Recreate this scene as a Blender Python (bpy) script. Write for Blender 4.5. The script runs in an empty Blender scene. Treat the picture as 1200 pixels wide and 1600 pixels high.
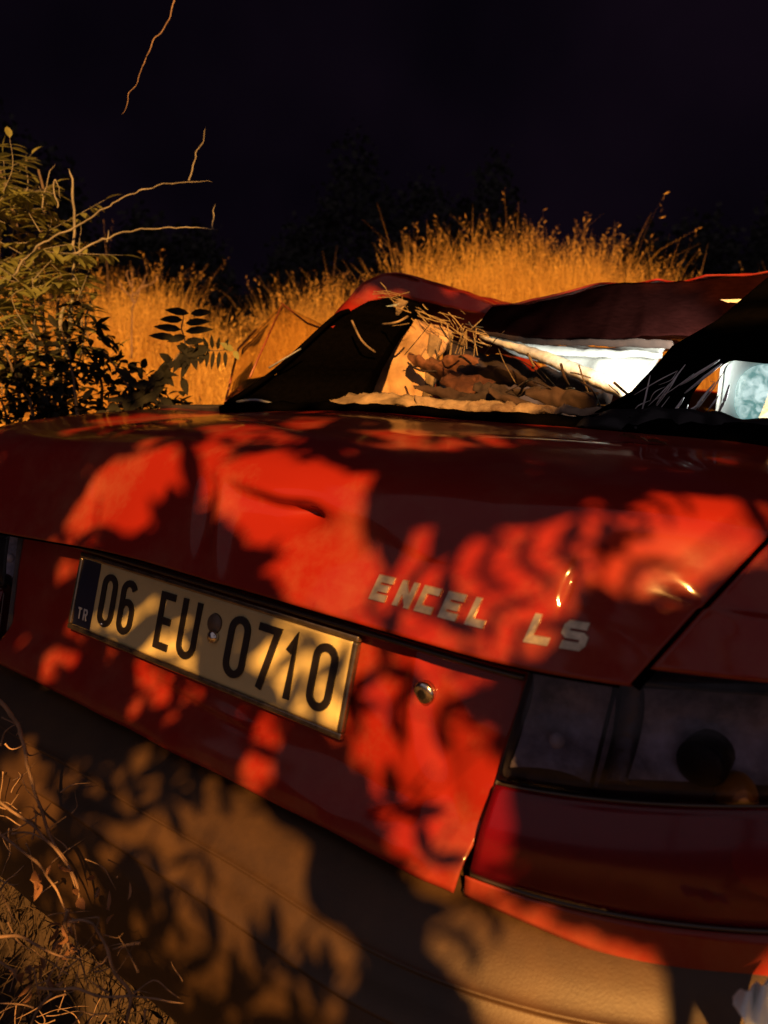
import bpy, bmesh, math, random
import numpy as np
from mathutils import Vector, Matrix, noise
random.seed(7); np.random.seed(7)
S = bpy.context.scene
COL = S.collection

# ------------------------------------------------------------------ camera
YAW, PITCH, ROLL, TILT = [math.radians(a) for a in (53.4, 11.2, 1.8, 14.4)]
FPX = 1189.0
CAM = np.array([.75, -.603, 1.049])
_fw = np.array([-math.cos(YAW), math.sin(YAW), 0]); _r = np.array([math.sin(YAW), math.cos(YAW), 0])
FW = _fw*math.cos(PITCH) - np.array([0, 0, math.sin(PITCH)])
_u = np.cross(_r, FW)
RT = _r*math.cos(ROLL) + _u*math.sin(ROLL)
UP = _u*math.cos(ROLL) - _r*math.sin(ROLL)
cd = bpy.data.cameras.new('camera'); cam = bpy.data.objects.new('camera', cd); COL.objects.link(cam)
cam.matrix_world = Matrix(((RT[0], UP[0], -FW[0], CAM[0]), (RT[1], UP[1], -FW[1], CAM[1]), (RT[2], UP[2], -FW[2], CAM[2]), (0, 0, 0, 1)))
cd.sensor_fit = 'VERTICAL'; cd.sensor_height = 36; cd.lens = 36*FPX/1600
cd.clip_start = .02; cd.clip_end = 500
cd.dof.use_dof = True; cd.dof.focus_distance = 1.15; cd.dof.aperture_fstop = 4.8
S.camera = cam

# ------------------------------------------------------------------ world, exposure, fill light
W = bpy.data.worlds.new('World'); S.world = W; W.use_nodes = True
nt = W.node_tree; bg = nt.nodes['Background']
tc = nt.nodes.new('ShaderNodeTexCoord'); nz = nt.nodes.new('ShaderNodeTexNoise'); nz.inputs['Scale'].default_value = 2.2
nz.inputs['Detail'].default_value = 4
cr = nt.nodes.new('ShaderNodeValToRGB')
cr.color_ramp.elements[0].position = .38; cr.color_ramp.elements[0].color = (.0016, .0009, .0024, 1)
cr.color_ramp.elements[1].position = .70; cr.color_ramp.elements[1].color = (.0050, .0026, .0058, 1)
nt.links.new(tc.outputs['Generated'], nz.inputs['Vector']); nt.links.new(nz.outputs['Fac'], cr.inputs['Fac'])
nt.links.new(cr.outputs['Color'], bg.inputs['Color']); bg.inputs['Strength'].default_value = 1.0
S.view_settings.view_transform = 'Standard'; S.view_settings.look = 'None'
S.view_settings.exposure = 0; S.view_settings.gamma = 1; S.view_settings.use_curve_mapping = False
S.render.engine = 'CYCLES'
S.cycles.max_bounces = 6; S.cycles.diffuse_bounces = 3; S.cycles.transparent_max_bounces = 12

sl = bpy.data.lights.new('fill_sun', 'SUN'); sun = bpy.data.objects.new('fill_sun', sl); COL.objects.link(sun)
sl.energy = .42; sl.angle = math.radians(120); sl.color = (.95, .76, .86)  # wide soft sun added as fill to lift the shaded parts
sun.rotation_euler = Vector((-.35, .75, -.62)).to_track_quat('-Z', 'Y').to_euler()

LAMP = np.array([4.80, -5.62, 5.75])          # the street lamp behind the photographer

# ------------------------------------------------------------------ helpers
def V(p): return np.array(p, float)
def ray(u, v): return FW + RT*(u-600)/FPX + UP*(800-v)/FPX
def at(u, v, d): return CAM + ray(u, v)*d                     # a point d metres in front of the camera plane
def aty(u, v, y):                                              # a point on the vertical plane y = const
    r = ray(u, v); return CAM + r*((y-CAM[1])/r[1])
def proj(P):
    d = np.asarray(P, float) - CAM; z = d@FW
    if z <= .02: return (-9999, -9999, z)
    return (600+FPX*(d@RT)/z, 800-FPX*(d@UP)/z, z)

def tag(o, label=None, cat=None, group=None, kind=None):
    if label: o['label'] = label
    if cat: o['category'] = cat
    if group: o['group'] = group
    if kind: o['kind'] = kind
    return o
def empty(name, loc, label, cat, group=None):
    o = bpy.data.objects.new(name, None); COL.objects.link(o); o.location = loc; o.empty_display_size = .1
    return tag(o, label, cat, group)
def parent(o, p):
    if p is not None:
        o.parent = p
        # things are only ever translated; their parts sit at the world origin, so only the first level needs undoing
        if p.parent is None: o.matrix_parent_inverse = Matrix.Translation(-p.location)
def mesh(name, vs, fs, mat, par=None, smooth=False):
    me = bpy.data.meshes.new(name)
    me.from_pydata([tuple(map(float, v)) for v in vs], [], fs); me.materials.append(mat); me.update()
    if smooth:
        me.polygons.foreach_set('use_smooth', [True]*len(me.polygons))
    o = bpy.data.objects.new(name, me); COL.objects.link(o); parent(o, par); return o
def fastmesh(name, vs, quads, mat, par=None, smooth=False):
    me = bpy.data.meshes.new(name); vs = np.asarray(vs, np.float32); quads = np.asarray(quads, np.int32); k = quads.shape[1]
    me.vertices.add(len(vs)); me.vertices.foreach_set('co', vs.ravel())
    me.loops.add(quads.size); me.loops.foreach_set('vertex_index', quads.ravel())
    me.polygons.add(len(quads)); me.polygons.foreach_set('loop_start', np.arange(0, quads.size, k, dtype=np.int32))
    try: me.polygons.foreach_set('loop_total', np.full(len(quads), k, np.int32))
    except Exception: pass
    me.materials.append(mat); me.update(calc_edges=True); me.validate()
    if smooth: me.polygons.foreach_set('use_smooth', [True]*len(me.polygons))
    o = bpy.data.objects.new(name, me); COL.objects.link(o); parent(o, par); return o
class MB:
    def __init__(s): s.v = []; s.f = []
    def add(s, vs, fs):
        b = len(s.v); s.v += [tuple(map(float, p)) for p in vs]; s.f += [tuple(b+i for i in f) for f in fs]
    def build(s, name, mat, par=None, smooth=False): return mesh(name, s.v, s.f, mat, par, smooth)
    def tube(s, pts, rad, n=6, cap=True):
        pts = [V(p) for p in pts]; m = len(pts)
        if not hasattr(rad, '__len__'): rad = [rad]*m
        ref = np.array([.3, .2, .93]); rings = []
        for i, p in enumerate(pts):
            t = pts[min(i+1, m-1)] - pts[max(i-1, 0)]; t = t/(np.linalg.norm(t)+1e-9)
            a = np.cross(t, ref); 
            if np.linalg.norm(a) < .1: a = np.cross(t, np.array([1., 0, 0]))
            a /= np.linalg.norm(a); b = np.cross(t, a)
            rings.append([p + rad[i]*(a*math.cos(k*2*math.pi/n)+b*math.sin(k*2*math.pi/n)) for k in range(n)])
        vs = [q for r in rings for q in r]
        fs = [(i*n+k, i*n+(k+1) % n, (i+1)*n+(k+1) % n, (i+1)*n+k) for i in range(m-1) for k in range(n)]
        if cap: fs += [tuple(range(n-1, -1, -1)), tuple((m-1)*n+k for k in range(n))]
        s.add(vs, fs)
    def box(s, c, d, rot=None):
        c = V(c); vs = []
        for x in (-1, 1):
            for y in (-1, 1):
                for z in (-1, 1):
                    q = V((x*d[0]/2, y*d[1]/2, z*d[2]/2))
                    if rot is not None: q = rot@q
                    vs.append(c+q)
        s.add(vs, [(0, 1, 3, 2), (4, 6, 7, 5), (0, 4, 5, 1), (2, 3, 7, 6), (0, 2, 6, 4), (1, 5, 7, 3)])
def smooth_pts(pts, n=6, curv=True):
    pts = [V(p) for p in pts]; out = []
    for i in range(len(pts)-1):
        p0 = pts[max(i-1, 0)]; p1 = pts[i]; p2 = pts[i+1]; p3 = pts[min(i+2, len(pts)-1)]
        for k in range(n):
            t = k/n
            out.append(.5*((2*p1)+(-p0+p2)*t+(2*p0-5*p1+4*p2-p3)*t*t+(-p0+3*p1-3*p2+p3)*t**3))
    out.append(pts[-1]); return out
def resample(pts, n, sm=True):
    P = np.array(smooth_pts(pts, 8) if sm and len(pts) > 2 else [V(p) for p in pts])
    L = np.r_[0, np.cumsum(np.linalg.norm(np.diff(P, axis=0), axis=1))]
    t = np.linspace(0, L[-1], n)
    return np.stack([np.interp(t, L, P[:, k]) for k in range(P.shape[1])], -1)
def ruled(name, a, b, mat, par, nu=30, nv=10, amp=.0, freq=12, thick=.006, bulge=0, sm=True, seed=0):
    A = resample(a, nu, sm); B = resample(b, nu, sm); vs = []
    for j in range(nv):
        t = j/(nv-1)
        for i in range(nu):
            p = A[i]*(1-t)+B[i]*t
            if amp or bulge:
                e = min(t, 1-t, i/(nu-1), 1-i/(nu-1))
                q = noise.noise(Vector(p*freq)+Vector((seed*7.1, 0, 0)))*amp + .5*noise.noise(Vector(p*freq*2.3)+Vector((seed, 3, 0)))*amp + .45*amp*(1-4*abs(noise.noise(Vector((p[0]*freq*1.3, p[1]*freq, p[2]*freq*.6))+Vector((seed, 0, 4)))))
                p = p + np.array([.1, -.7, .3])*(q + bulge*4*t*(1-t)) + np.array([.0, 0, .6])*q*.5
            vs.append(p)
    fs = [(j*nu+i, j*nu+i+1, (j+1)*nu+i+1, (j+1)*nu+i) for j in range(nv-1) for i in range(nu-1)]
    o = mesh(name, vs, fs, mat, par, True)
    if thick:
        m = o.modifiers.new('s', 'SOLIDIFY'); m.thickness = thick; m.offset = 0
    return o
def prism(name, pts, mat, par, depth=.03, bevel=.0):
    bm = bmesh.new(); vs = [bm.verts.new(tuple(p)) for p in pts]; f = bm.faces.new(vs)
    r = bmesh.ops.extrude_face_region(bm, geom=[f])
    for v in r['geom']:
        if isinstance(v, bmesh.types.BMVert): v.co += Vector((-.25*depth, depth, 0))
    bmesh.ops.recalc_face_normals(bm, faces=bm.faces)
    me = bpy.data.meshes.new(name); bm.to_mesh(me); bm.free(); me.materials.append(mat)
    o = bpy.data.objects.new(name, me); COL.objects.link(o); parent(o, par)
    if bevel:
        m = o.modifiers.new('b', 'BEVEL'); m.width = bevel; m.segments = 3
        me.polygons.foreach_set('use_smooth', [True]*len(me.polygons))
    return o

# ------------------------------------------------------------------ materials
def mat(name, col, rough=.6, metal=0, spec=.5, coat=0, coatr=.05, var=0, scale=8, bump=0, bscale=60, emis=None, estr=0, sheen=0, col2=None, rvar=0, trans=0, transl=0):
    m = bpy.data.materials.new(name); m.use_nodes = True; n = m.node_tree; b = n.nodes['Principled BSDF']
    b.inputs['Base Color'].default_value = (*col, 1); b.inputs['Roughness'].default_value = rough
    b.inputs['Metallic'].default_value = metal; b.inputs['Specular IOR Level'].default_value = spec
    b.inputs['Coat Weight'].default_value = coat; b.inputs['Coat Roughness'].default_value = coatr
    b.inputs['Transmission Weight'].default_value = trans
    if sheen: b.inputs['Sheen Weight'].default_value = sheen
    if emis: b.inputs['Emission Color'].default_value = (*emis, 1); b.inputs['Emission Strength'].default_value = estr
    t = n.nodes.new('ShaderNodeTexCoord')
    if var or col2:
        z = n.nodes.new('ShaderNodeTexNoise'); z.inputs['Scale'].default_value = scale; z.inputs['Detail'].default_value = 6
        z.inputs['Roughness'].default_value = .65
        n.links.new(t.outputs['Object'], z.inputs['Vector'])
        r = n.nodes.new('ShaderNodeValToRGB'); r.color_ramp.elements[0].position = .35; r.color_ramp.elements[1].position = .68
        c2 = col2 if col2 else tuple(min(1, c*(1+var)) for c in col); c1 = col if col2 else tuple(c*(1-var) for c in col)
        r.color_ramp.elements[0].color = (*c1, 1); r.color_ramp.elements[1].color = (*c2, 1)
        n.links.new(z.outputs['Fac'], r.inputs['Fac']); n.links.new(r.outputs['Color'], b.inputs['Base Color'])
        if rvar:
            mr = n.nodes.new('ShaderNodeMapRange'); mr.inputs['To Min'].default_value = max(.02, rough-rvar); mr.inputs['To Max'].default_value = min(1, rough+rvar)
            n.links.new(z.outputs['Fac'], mr.inputs['Value']); n.links.new(mr.outputs['Result'], b.inputs['Roughness'])
    if bump:
        z2 = n.nodes.new('ShaderNodeTexNoise'); z2.inputs['Scale'].default_value = bscale; z2.inputs['Detail'].default_value = 4
        n.links.new(t.outputs['Object'], z2.inputs['Vector'])
        bp = n.nodes.new('ShaderNodeBump'); bp.inputs['Strength'].default_value = bump; bp.inputs['Distance'].default_value = .004
        n.links.new(z2.outputs['Fac'], bp.inputs['Height']); n.links.new(bp.outputs['Normal'], b.inputs['Normal'])
    if transl:
        out = n.nodes['Material Output']; tl = n.nodes.new('ShaderNodeBsdfTranslucent'); mx = n.nodes.new('ShaderNodeMixShader')
        tl.inputs['Color'].default_value = (*[min(1, c*1.3) for c in (col2 or col)], 1); mx.inputs['Fac'].default_value = transl
        n.links.new(b.outputs[0], mx.inputs[1]); n.links.new(tl.outputs[0], mx.inputs[2]); n.links.new(mx.outputs[0], out.inputs['Surface'])
    return m
def glassy(name, tint, gloss=.12, rough=.03):
    m = bpy.data.materials.new(name); m.use_nodes = True; n = m.node_tree; n.nodes.remove(n.nodes['Principled BSDF'])
    out = n.nodes['Material Output']; tr = n.nodes.new('ShaderNodeBsdfTransparent'); gl = n.nodes.new('ShaderNodeBsdfGlossy'); mx = n.nodes.new('ShaderNodeMixShader')
    tr.inputs['Color'].default_value = (*tint, 1); gl.inputs['Roughness'].default_value = rough
    fr = n.nodes.new('ShaderNodeLayerWeight'); fr.inputs['Blend'].default_value = gloss
    n.links.new(fr.outputs['Fresnel'], mx.inputs['Fac']); n.links.new(tr.outputs[0], mx.inputs[1]); n.links.new(gl.outputs[0], mx.inputs[2])
    n.links.new(mx.outputs[0], out.inputs['Surface']); return m

def paint_mat():
    m = mat('red_paint', (.185, .011, .006), rough=.5, spec=.08, coat=.55, coatr=.12, bump=.0)
    n = m.node_tree; b = n.nodes['Principled BSDF']; L = n.links
    t = n.nodes.new('ShaderNodeTexCoord')
    z = n.nodes.new('ShaderNodeTexNoise'); z.inputs['Scale'].default_value = 5; z.inputs['Detail'].default_value = 8; z.inputs['Roughness'].default_value = .7
    L.new(t.outputs['Object'], z.inputs['Vector'])
    r = n.nodes.new('ShaderNodeValToRGB'); r.color_ramp.elements[0].position = .46; r.color_ramp.elements[1].position = .74
    r.color_ramp.elements[0].color = (0, 0, 0, 1); r.color_ramp.elements[1].color = (.50, .50, .50, 1)
    L.new(z.outputs['Fac'], r.inputs['Fac'])
    mx = n.nodes.new('ShaderNodeMix'); mx.data_type = 'RGBA'
    mx.inputs['A'].default_value = (.185, .011, .006, 1); mx.inputs['B'].default_value = (.24, .10, .06, 1)   # a thin film of dust in patches
    L.new(r.outputs['Color'], mx.inputs['Factor']); L.new(mx.outputs['Result'], b.inputs['Base Color'])
    # fine dust specks raise the roughness
    z2 = n.nodes.new('ShaderNodeTexNoise'); z2.inputs['Scale'].default_value = 160; z2.inputs['Detail'].default_value = 3
    L.new(t.outputs['Object'], z2.inputs['Vector'])
    mr = n.nodes.new('ShaderNodeMapRange'); mr.inputs['To Min'].default_value = .03; mr.inputs['To Max'].default_value = .16
    L.new(z.outputs['Fac'], mr.inputs['Value']); L.new(mr.outputs['Result'], b.inputs['Coat Roughness'])
    bp = n.nodes.new('ShaderNodeBump'); bp.inputs['Strength'].default_value = .06; bp.inputs['Distance'].default_value = .0006
    L.new(z2.outputs['Fac'], bp.inputs['Height']); L.new(bp.outputs['Normal'], b.inputs['Normal'])
    return m
PAINT = paint_mat()
def redlens():
    m = glassy('red_lens', (.85, .05, .09), .32, .1); n = m.node_tree; out = n.nodes['Material Output']; old = out.inputs['Surface'].links[0].from_socket
    d = n.nodes.new('ShaderNodeBsdfPrincipled'); d.inputs['Base Color'].default_value = (.16, .004, .016, 1); d.inputs['Roughness'].default_value = .25
    mx = n.nodes.new('ShaderNodeMixShader'); mx.inputs['Fac'].default_value = .4
    n.links.new(old, mx.inputs[1]); n.links.new(d.outputs[0], mx.inputs[2]); n.links.new(mx.outputs[0], out.inputs['Surface']); return m
BUMPER = mat('dusty_bumper', (.024, .012, .005), rough=.5, col2=(.056, .029, .011), scale=7, bump=.08, bscale=420)
def flat(name, col):
    m = bpy.data.materials.new(name); m.use_nodes = True; n = m.node_tree; n.nodes.remove(n.nodes['Principled BSDF'])
    d = n.nodes.new('ShaderNodeBsdfDiffuse'); z = n.nodes.new('ShaderNodeTexNoise'); z.inputs['Scale'].default_value = 30; r = n.nodes.new('ShaderNodeValToRGB')
    r.color_ramp.elements[0].color = (*[c*.5 for c in col], 1); r.color_ramp.elements[1].color = (*[c*1.6 for c in col], 1)
    n.links.new(z.outputs['Fac'], r.inputs['Fac']); n.links.new(r.outputs['Color'], d.inputs['Color']); n.links.new(d.outputs[0], n.nodes['Material Output'].inputs['Surface']); return m
BLACK = mat('black_plastic', (.007, .006, .007), rough=.5, spec=.3, bump=.2, bscale=120)
RUBBER = None
RUBBER = flat('black_rubber', (.0012, .001, .001))
DARKTRIM = mat('dark_trim', (.03, .022, .018), rough=.3, spec=.6)
CHROME = mat('worn_chrome', (.75, .72, .66), rough=.18, metal=1, var=.2, scale=40, rvar=.1)
BADGE = mat('badge_silver', (.55, .47, .34), rough=.28, metal=.75, var=.3, scale=60)
PLATEW = mat('plate_white', (.52, .44, .22), rough=.35, coat=.3, var=.08, scale=16)
INK = mat('plate_black', (.012, .01, .012), rough=.35)
BLUE = mat('plate_blue', (.003, .006, .028), rough=.4)
CLOTH = mat('white_airbag', (.80, .82, .78), rough=.85, bump=.4, bscale=90)
CREAM = mat('cream_trim', (.20, .14, .08), rough=.85, var=.7, scale=14, bump=.4, bscale=50)
TAN = mat('tan_trim', (.42, .25, .12), rough=.8, var=.35, scale=9, bump=.6, bscale=40)
BROWN = mat('brown_fabric', (.030, .014, .009), rough=.9, var=.5, scale=12, bump=.6, bscale=30)
LINING = mat('dark_lining', (.022, .012, .010), rough=.9)
GRASSM = mat('dry_grass', (.45, .25, .07), rough=.8, col2=(.86, .56, .13), scale=2.6, transl=.3)
GROUND = mat('dry_soil', (.035, .022, .014), rough=.95, col2=(.09, .058, .034), scale=3, bump=.8, bscale=14)
STRAW = mat('straw', (.22, .14, .06), rough=.8, col2=(.50, .36, .17), scale=30)
TWIG = mat('dry_twig', (.10, .06, .035), rough=.8, col2=(.30, .19, .12), scale=24)
STALK = mat('pale_stalk', (.09, .08, .065), rough=.7, col2=(.24, .22, .18), scale=14)
LEAFL = mat('yellow_green_leaf', (.075, .085, .022), rough=.5, col2=(.24, .24, .08), scale=12, transl=.3)
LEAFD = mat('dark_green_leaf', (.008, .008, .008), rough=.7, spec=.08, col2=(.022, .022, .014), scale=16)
DRYLEAF = mat('withered_leaf', (.14, .06, .03), rough=.8, col2=(.28, .14, .06), scale=20)
BARK = mat('bark', (.10, .07, .05), rough=.9, bump=.8, bscale=30)
STEEL = mat('painted_steel', (.25, .26, .27), rough=.5, metal=.4)
GLASS = glassy('clear_glass', (.93, .96, .93), .25)
SMOKE = glassy('smoked_lens', (.78, .76, .80), .22, .14)
REDLENS = redlens()
REFL = mat('lamp_reflector', (.30, .29, .34), rough=.42, metal=.3, bump=1, bscale=45, var=.6, scale=22)
AMBER = mat('amber_bulb', (.42, .17, .02), rough=.3)
RED_GLOW = mat('red_glow_dome', (.80, .02, .08), rough=.25)
TYRE = mat('tyre', (.02, .02, .02), rough=.85)

# ------------------------------------------------------------------ car surfaces (x to the car's right, y forward, z up)
TA = math.tan(TILT)
PROF = np.array(smooth_pts([(.52, .958), (.36, .956), (.22, .950), (.13, .942), (.085, .933), (.055, .918), (.036, .892), (.014, .85), (-.008, .815), (-.024, .787)], 7))
def cx(x):
    a = abs(x)
    if x < 0: return .06*(max(0, a-.50)/.28)**2 + .25*(max(0, a-.78)/.1)**3
    return .10*(max(0, a-.40)/.28)**2 + .30*(max(0, a-.70)/.1)**3
def sstep(a, b, t):
    t = min(1, max(0, (t-a)/(b-a))); return t*t*(3-2*t)
def g(x, z, x0, z0, sx, sz, ang=0):
    dx, dz = x-x0, z-z0; c, s = math.cos(ang), math.sin(ang); u = dx*c+dz*s; w = -dx*s+dz*c
    return math.exp(-(u/sx)**2-(w/sz)**2)
def dent(x, z):                                       # dents in the lid skin, positive towards the back
    d = .013*g(x, z, .115, .895, .095, .012, -.10) - .018*g(x, z, .14, .868, .085, .016, -.12) - .0052*g(x, z, .492, .853, .0042, .017, .0) - .021*g(x, z, .165, .874, .026, .014, -.1)
    d += .006*g(x, z, .04, .855, .012, .05, .5) - .006*g(x, z, .012, .85, .014, .05, .5)
    d += -.004*g(x, z, -.20, .84, .06, .04) + .004*g(x, z, -.26, .87, .015, .05, .6) - .004*g(x, z, .25, .87, .09, .010, -.2) + .004*g(x, z, .60, .86, .03, .008, -.5) + .003*g(x, z, .46, .855, .10, .014, -.35) - .003*g(x, z, .44, .835, .10, .016, -.3)
    d += .004*g(x, z, .36, .862, .05, .008)
    d += .0022*noise.noise(Vector((x*9, z*14, 3)))
    return d
def shell(x, k):                                      # k = row in PROF
    y, z = PROF[k]
    deck = sstep(.08, .4, y)
    z = z - .028*sstep(.05, .60, -x) - .05*(max(0, (x if x > 0 else -x-.12)-.50)/.3)**2*(1 if z > .85 else .3)
    z += .003*noise.noise(Vector((x*5, y*7, 1)))*deck
    yy = y + cx(x)*(1-.35*deck)
    yy -= dent(x, PROF[k][1])*(1-sstep(.05, .12, y))
    if y > .08: z += .004*g(x, y, .35, .30, .2, .03, .3)-.003*g(x, y, -.1, .25, .15, .02, -.2)
    return np.array([x, yy, z])
def xr(k):                                            # half width of the lid along the profile
    y, z = PROF[k]
    return float(np.interp(z, [.775, .93, .96], [.553, .638, .650]))
def lower(x, z):                                      # recessed lower panel of the lid
    y = (z-.70)*TA + .012 + cx(x)
    y -= .022*sstep(.615, .575, z)                    # fold kicked out along the bottom
    y -= .006*g(x, z, .37, .64, .018, .07, .35) - .007*g(x, z, .395, .63, .020, .06, .35)
    y -= -.007*g(x, z, .33, .60, .06, .014, .3) + .008*g(x, z, .34, .70, .010, .05, .1)
    y -= .008*g(x, z, .05, .618, .09, .006, -.06)
    y -= .003*noise.noise(Vector((x*11, z*17, 8)))
    return np.array([x, y, z])

car = empty('crashed_car', (0, 1.9, 0), 'wrecked red saloon car with a crushed roof, seen from its dented boot', 'car')
NK = len(PROF)
def grid(name, fn, nu, nv, m, par, flip=False, solid=.0012):
    vs = [fn(i/(nu-1), j) for j in range(nv) for i in range(nu)]
    fs = [(j*nu+i, j*nu+i+1, (j+1)*nu+i+1, (j+1)*nu+i) for j in range(nv-1) for i in range(nu-1)]
    o = mesh(name, vs, fs, m, par, True)
    if solid:
        md = o.modifiers.new('s', 'SOLIDIFY'); md.thickness = solid; md.offset = 1 if flip else -1
    return o
# trunk lid: upper shell + lip return + lower panel
def lidfn(t, j):
    x = (2*t-1)
    if j < NK: return shell(x*xr(j), j)
    e = shell(x*xr(NK-1), NK-1); q = (j-NK+1)/4
    return e + np.array([0, .035*q, -.004*math.sin(q*math.pi)])
lid = grid('trunk_lid', lidfn, 460, NK+4, PAINT, car)
def lowfn(t, j):
    q = j/44; z = .784-(.784-.557)*q
    z -= .012*sstep(.1, .5, -(2*t-1)*.45)*0
    w = .462-.030*q
    return lower((2*t-1)*w, z)
low = grid('lower_panel', lowfn, 200, 45, PAINT, lid)
# dark rubber strip tucked under the lip
mb = MB()
mb.tube([shell(x, NK-1)+V((0, .010, -.003)) for x in np.linspace(-.55, .55, 60)], .0045, 6)
mb.build('lip_seal', RUBBER, lid, True)
mb = MB()
pts = [V((x, (.760-.70)*TA-.004+cx(x), .7625)) for x in np.linspace(-.30, .46, 40)]
mb.tube(pts, .0035, 6); mb.build('trim_strip', DARKTRIM, lid, True)

# quarter panels
for sgn in (1, -1):
    def qfn(t, j, s=sgn):
        a = xr(j)+.0045; x = a + ((.80 if s > 0 else .87)-a)*(1-(1-t)**1.5)
        p = shell(s*x, j)
        return p
    rows = NK-4
    grid('quarter_panel', qfn, 60, rows, PAINT, car, flip=(sgn < 0))
    # inner flange that makes the dark seam
    mb = MB(); mb.tube([shell(sgn*(xr(j)+.002), j)+V((0, .009, -.004)) for j in range(0, NK)], .005, 5); mb.build('seam_seal', RUBBER, car, True)
    # side of the body
    def side(t, j, s=sgn):
        z = .93-.68*j/20; y = .45+3.4*t
        x = .80 + .03*math.sin((z-.2)/.75*math.pi) - .05*sstep(2.8, 3.85, y)
        if j == 0: z = .93-.02*t
        arch = min(abs(y-.95), abs(y-3.35))
        if arch < .34: z = max(z, .25+math.sqrt(max(0, .34**2-arch**2))+.02)
        return np.array([s*x, y + .02*math.sin(z*7), z - (.02 if s < 0 else 0)])
    grid('side_panel', side, 90, 21, PAINT, car, flip=(sgn < 0))

# body below and around the tail lamps, both sides
def corner(x, z, off=0): return np.array([x, (z-.70)*TA + off + cx(x), z])
for s in (1, -1):
    def strip(t, j, s=s):
        x = .438+(.79-.438)*t; q = j/6
        zt = .573; zb = .551-.050*sstep(0, 1, t)
        return corner(s*x, zt*(1-q)+zb*q, -.004+.006*q)
    grid('rear_corner_panel', strip, 50, 7, PAINT, car, flip=(s < 0))
    lt = empty('tail_lamp', (0, 0, 0), None, None); parent(lt, car); 
    lt.location = (0, 0, 0)
    XL = lambda z: float(np.interp(z, [.56, .66, .775], [.441, .452, .466]))
    ztop = lambda x: .785+.012*sstep(.5, .72, x)
    zdiv = lambda x: .664+.085*(x-.45)
    zbot = lambda x: .578
    def back(t, j, s=s):
        z = .572+(.795-.572)*j/16; x = XL(z)-.004+(.785-XL(z))*t; return corner(s*x, z, .045 if .02 < t < .99 and 0 < j < 16 else .004)
    grid('lamp_housing', back, 40, 17, mat('lamp_inner', (.05, .045, .05), .5, var=.5, scale=30), lt, flip=(s < 0))
    def up_(t, j, s=s):
        q = j/10; x0 = XL(.70); x = x0+(.785-x0)*t; z = (zdiv(x)+.003)*(1-q)+ztop(x)*q; x = XL(z)+(.785-XL(z))*t
        return corner(s*x, z, -.004-.004*math.sin(q*math.pi))
    grid('clear_lens', up_, 40, 11, SMOKE, lt, flip=(s > 0), solid=.002)
    def dn_(t, j, s=s):
        q = j/10; x0 = XL(.62); x = x0+(.785-x0)*t; z = zbot(x)*(1-q)+(zdiv(x)-.001)*q; x = XL(z)+(.785-XL(z))*t
        return corner(s*x, z, -.006-.006*math.sin(q*math.pi))
    grid('red_lens', dn_, 40, 11, REDLENS, lt, flip=(s > 0), solid=.002)
    # reflector bowls behind the lens
    def refl(x0, x1, z0, z1, off, name, m, curve=.02):
        vs = []; n = 12
        for j in range(n):
            for i in range(n):
                a, b = i/(n-1), j/(n-1); x = x0+(x1-x0)*a; z = z0+(z1-z0)*b
                vs.append(corner(s*x, z, off+curve*(1-((2*a-1)**2+(2*b-1)**2)/2)))
        mesh(name, vs, [(j*n+i, j*n+i+1, (j+1)*n+i+1, (j+1)*n+i) for j in range(n-1) for i in range(n-1)], m, lt, True)
    refl(.458, .536, .676, .766, .004, 'reflector', REFL, .034)
    mb = MB(); cb = corner(s*.492, .705, .016); mb.tube([cb+V((0, 0, h_)) for h_ in (-.008, -.005, 0, .005, .008)], [.002, .006, .008, .006, .002], 12); mb.build('clear_bulb', mat('frosted_bulb', (.5, .5, .55), .25), lt, True)
    refl(.538, .557, .676, .762, .020, 'reflector', mat('dark_chrome', (.10, .09, .10), .3, metal=.6, bump=1, bscale=60), .01)
    refl(.559, .784, .688, .768, .004, 'reflector', REFL, .036)
    refl(.470, .600, .585, .655, .022, 'reflector', mat('dark_reflector', (.05, .04, .05), .4))
    cb = corner(s*.668, .622, .010); mb = MB(); mb.tube([cb+V((0, -.012+.002*q, 0)) for q in range(7)], [.002, .010, .016, .020, .023, .025, .026], 20); mb.build('red_glow_dome', RED_GLOW, lt, True)  # bright red dome stands in for the glow inside the red lens
    mb = MB(); mb.tube([corner(s*XL(z), z, -.006) for z in np.linspace(.578, .66, 8)], .0016, 5); mb.tube([corner(s*x, zbot(x)+.001, -.010) for x in np.linspace(.445, .78, 24)], .0018, 5)
    mb.tube([corner(s*(XL(.7)+(x-.45)), .776, -.006) for x in np.linspace(.47, .76, 24)], .0016, 5); mb.tube([corner(s*x, zdiv(x)+.001, -.009) for x in np.linspace(.455, .78, 24)], .0014, 5)
    mb.build('lens_edge', DARKTRIM, lt, True)
    mb = MB()                                          # divider ribs
    mb.tube([corner(s*.531, .672, .004), corner(s*.537, .77, .002)], .0022, 4)
    mb.tube([corner(s*x, .667, .0) for x in np.linspace(.46, .77, 20)], .003, 4)
    mb.build('lamp_rib', BLACK, lt, True)
    c = corner(s*.612, .708, .006); mb = MB()
    mb.tube([c, c+V((0, .03, 0))], [.0215, .0215], 20); mb.tube([c+V((0, -.004, 0)), c+V((0, .003, 0))], [.017, .0225], 20)
    mb.build('bulb_socket', BLACK, lt, True)
    c = corner(s*.640, .690, .012); mb = MB()
    mb.tube([c+V((0, 0, h_)) for h_ in (.012, .010, .004, -.004, -.014)], [.003, .008, .014, .0175, .019], 16); mb.build('amber_bulb', AMBER, lt, True)

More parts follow.
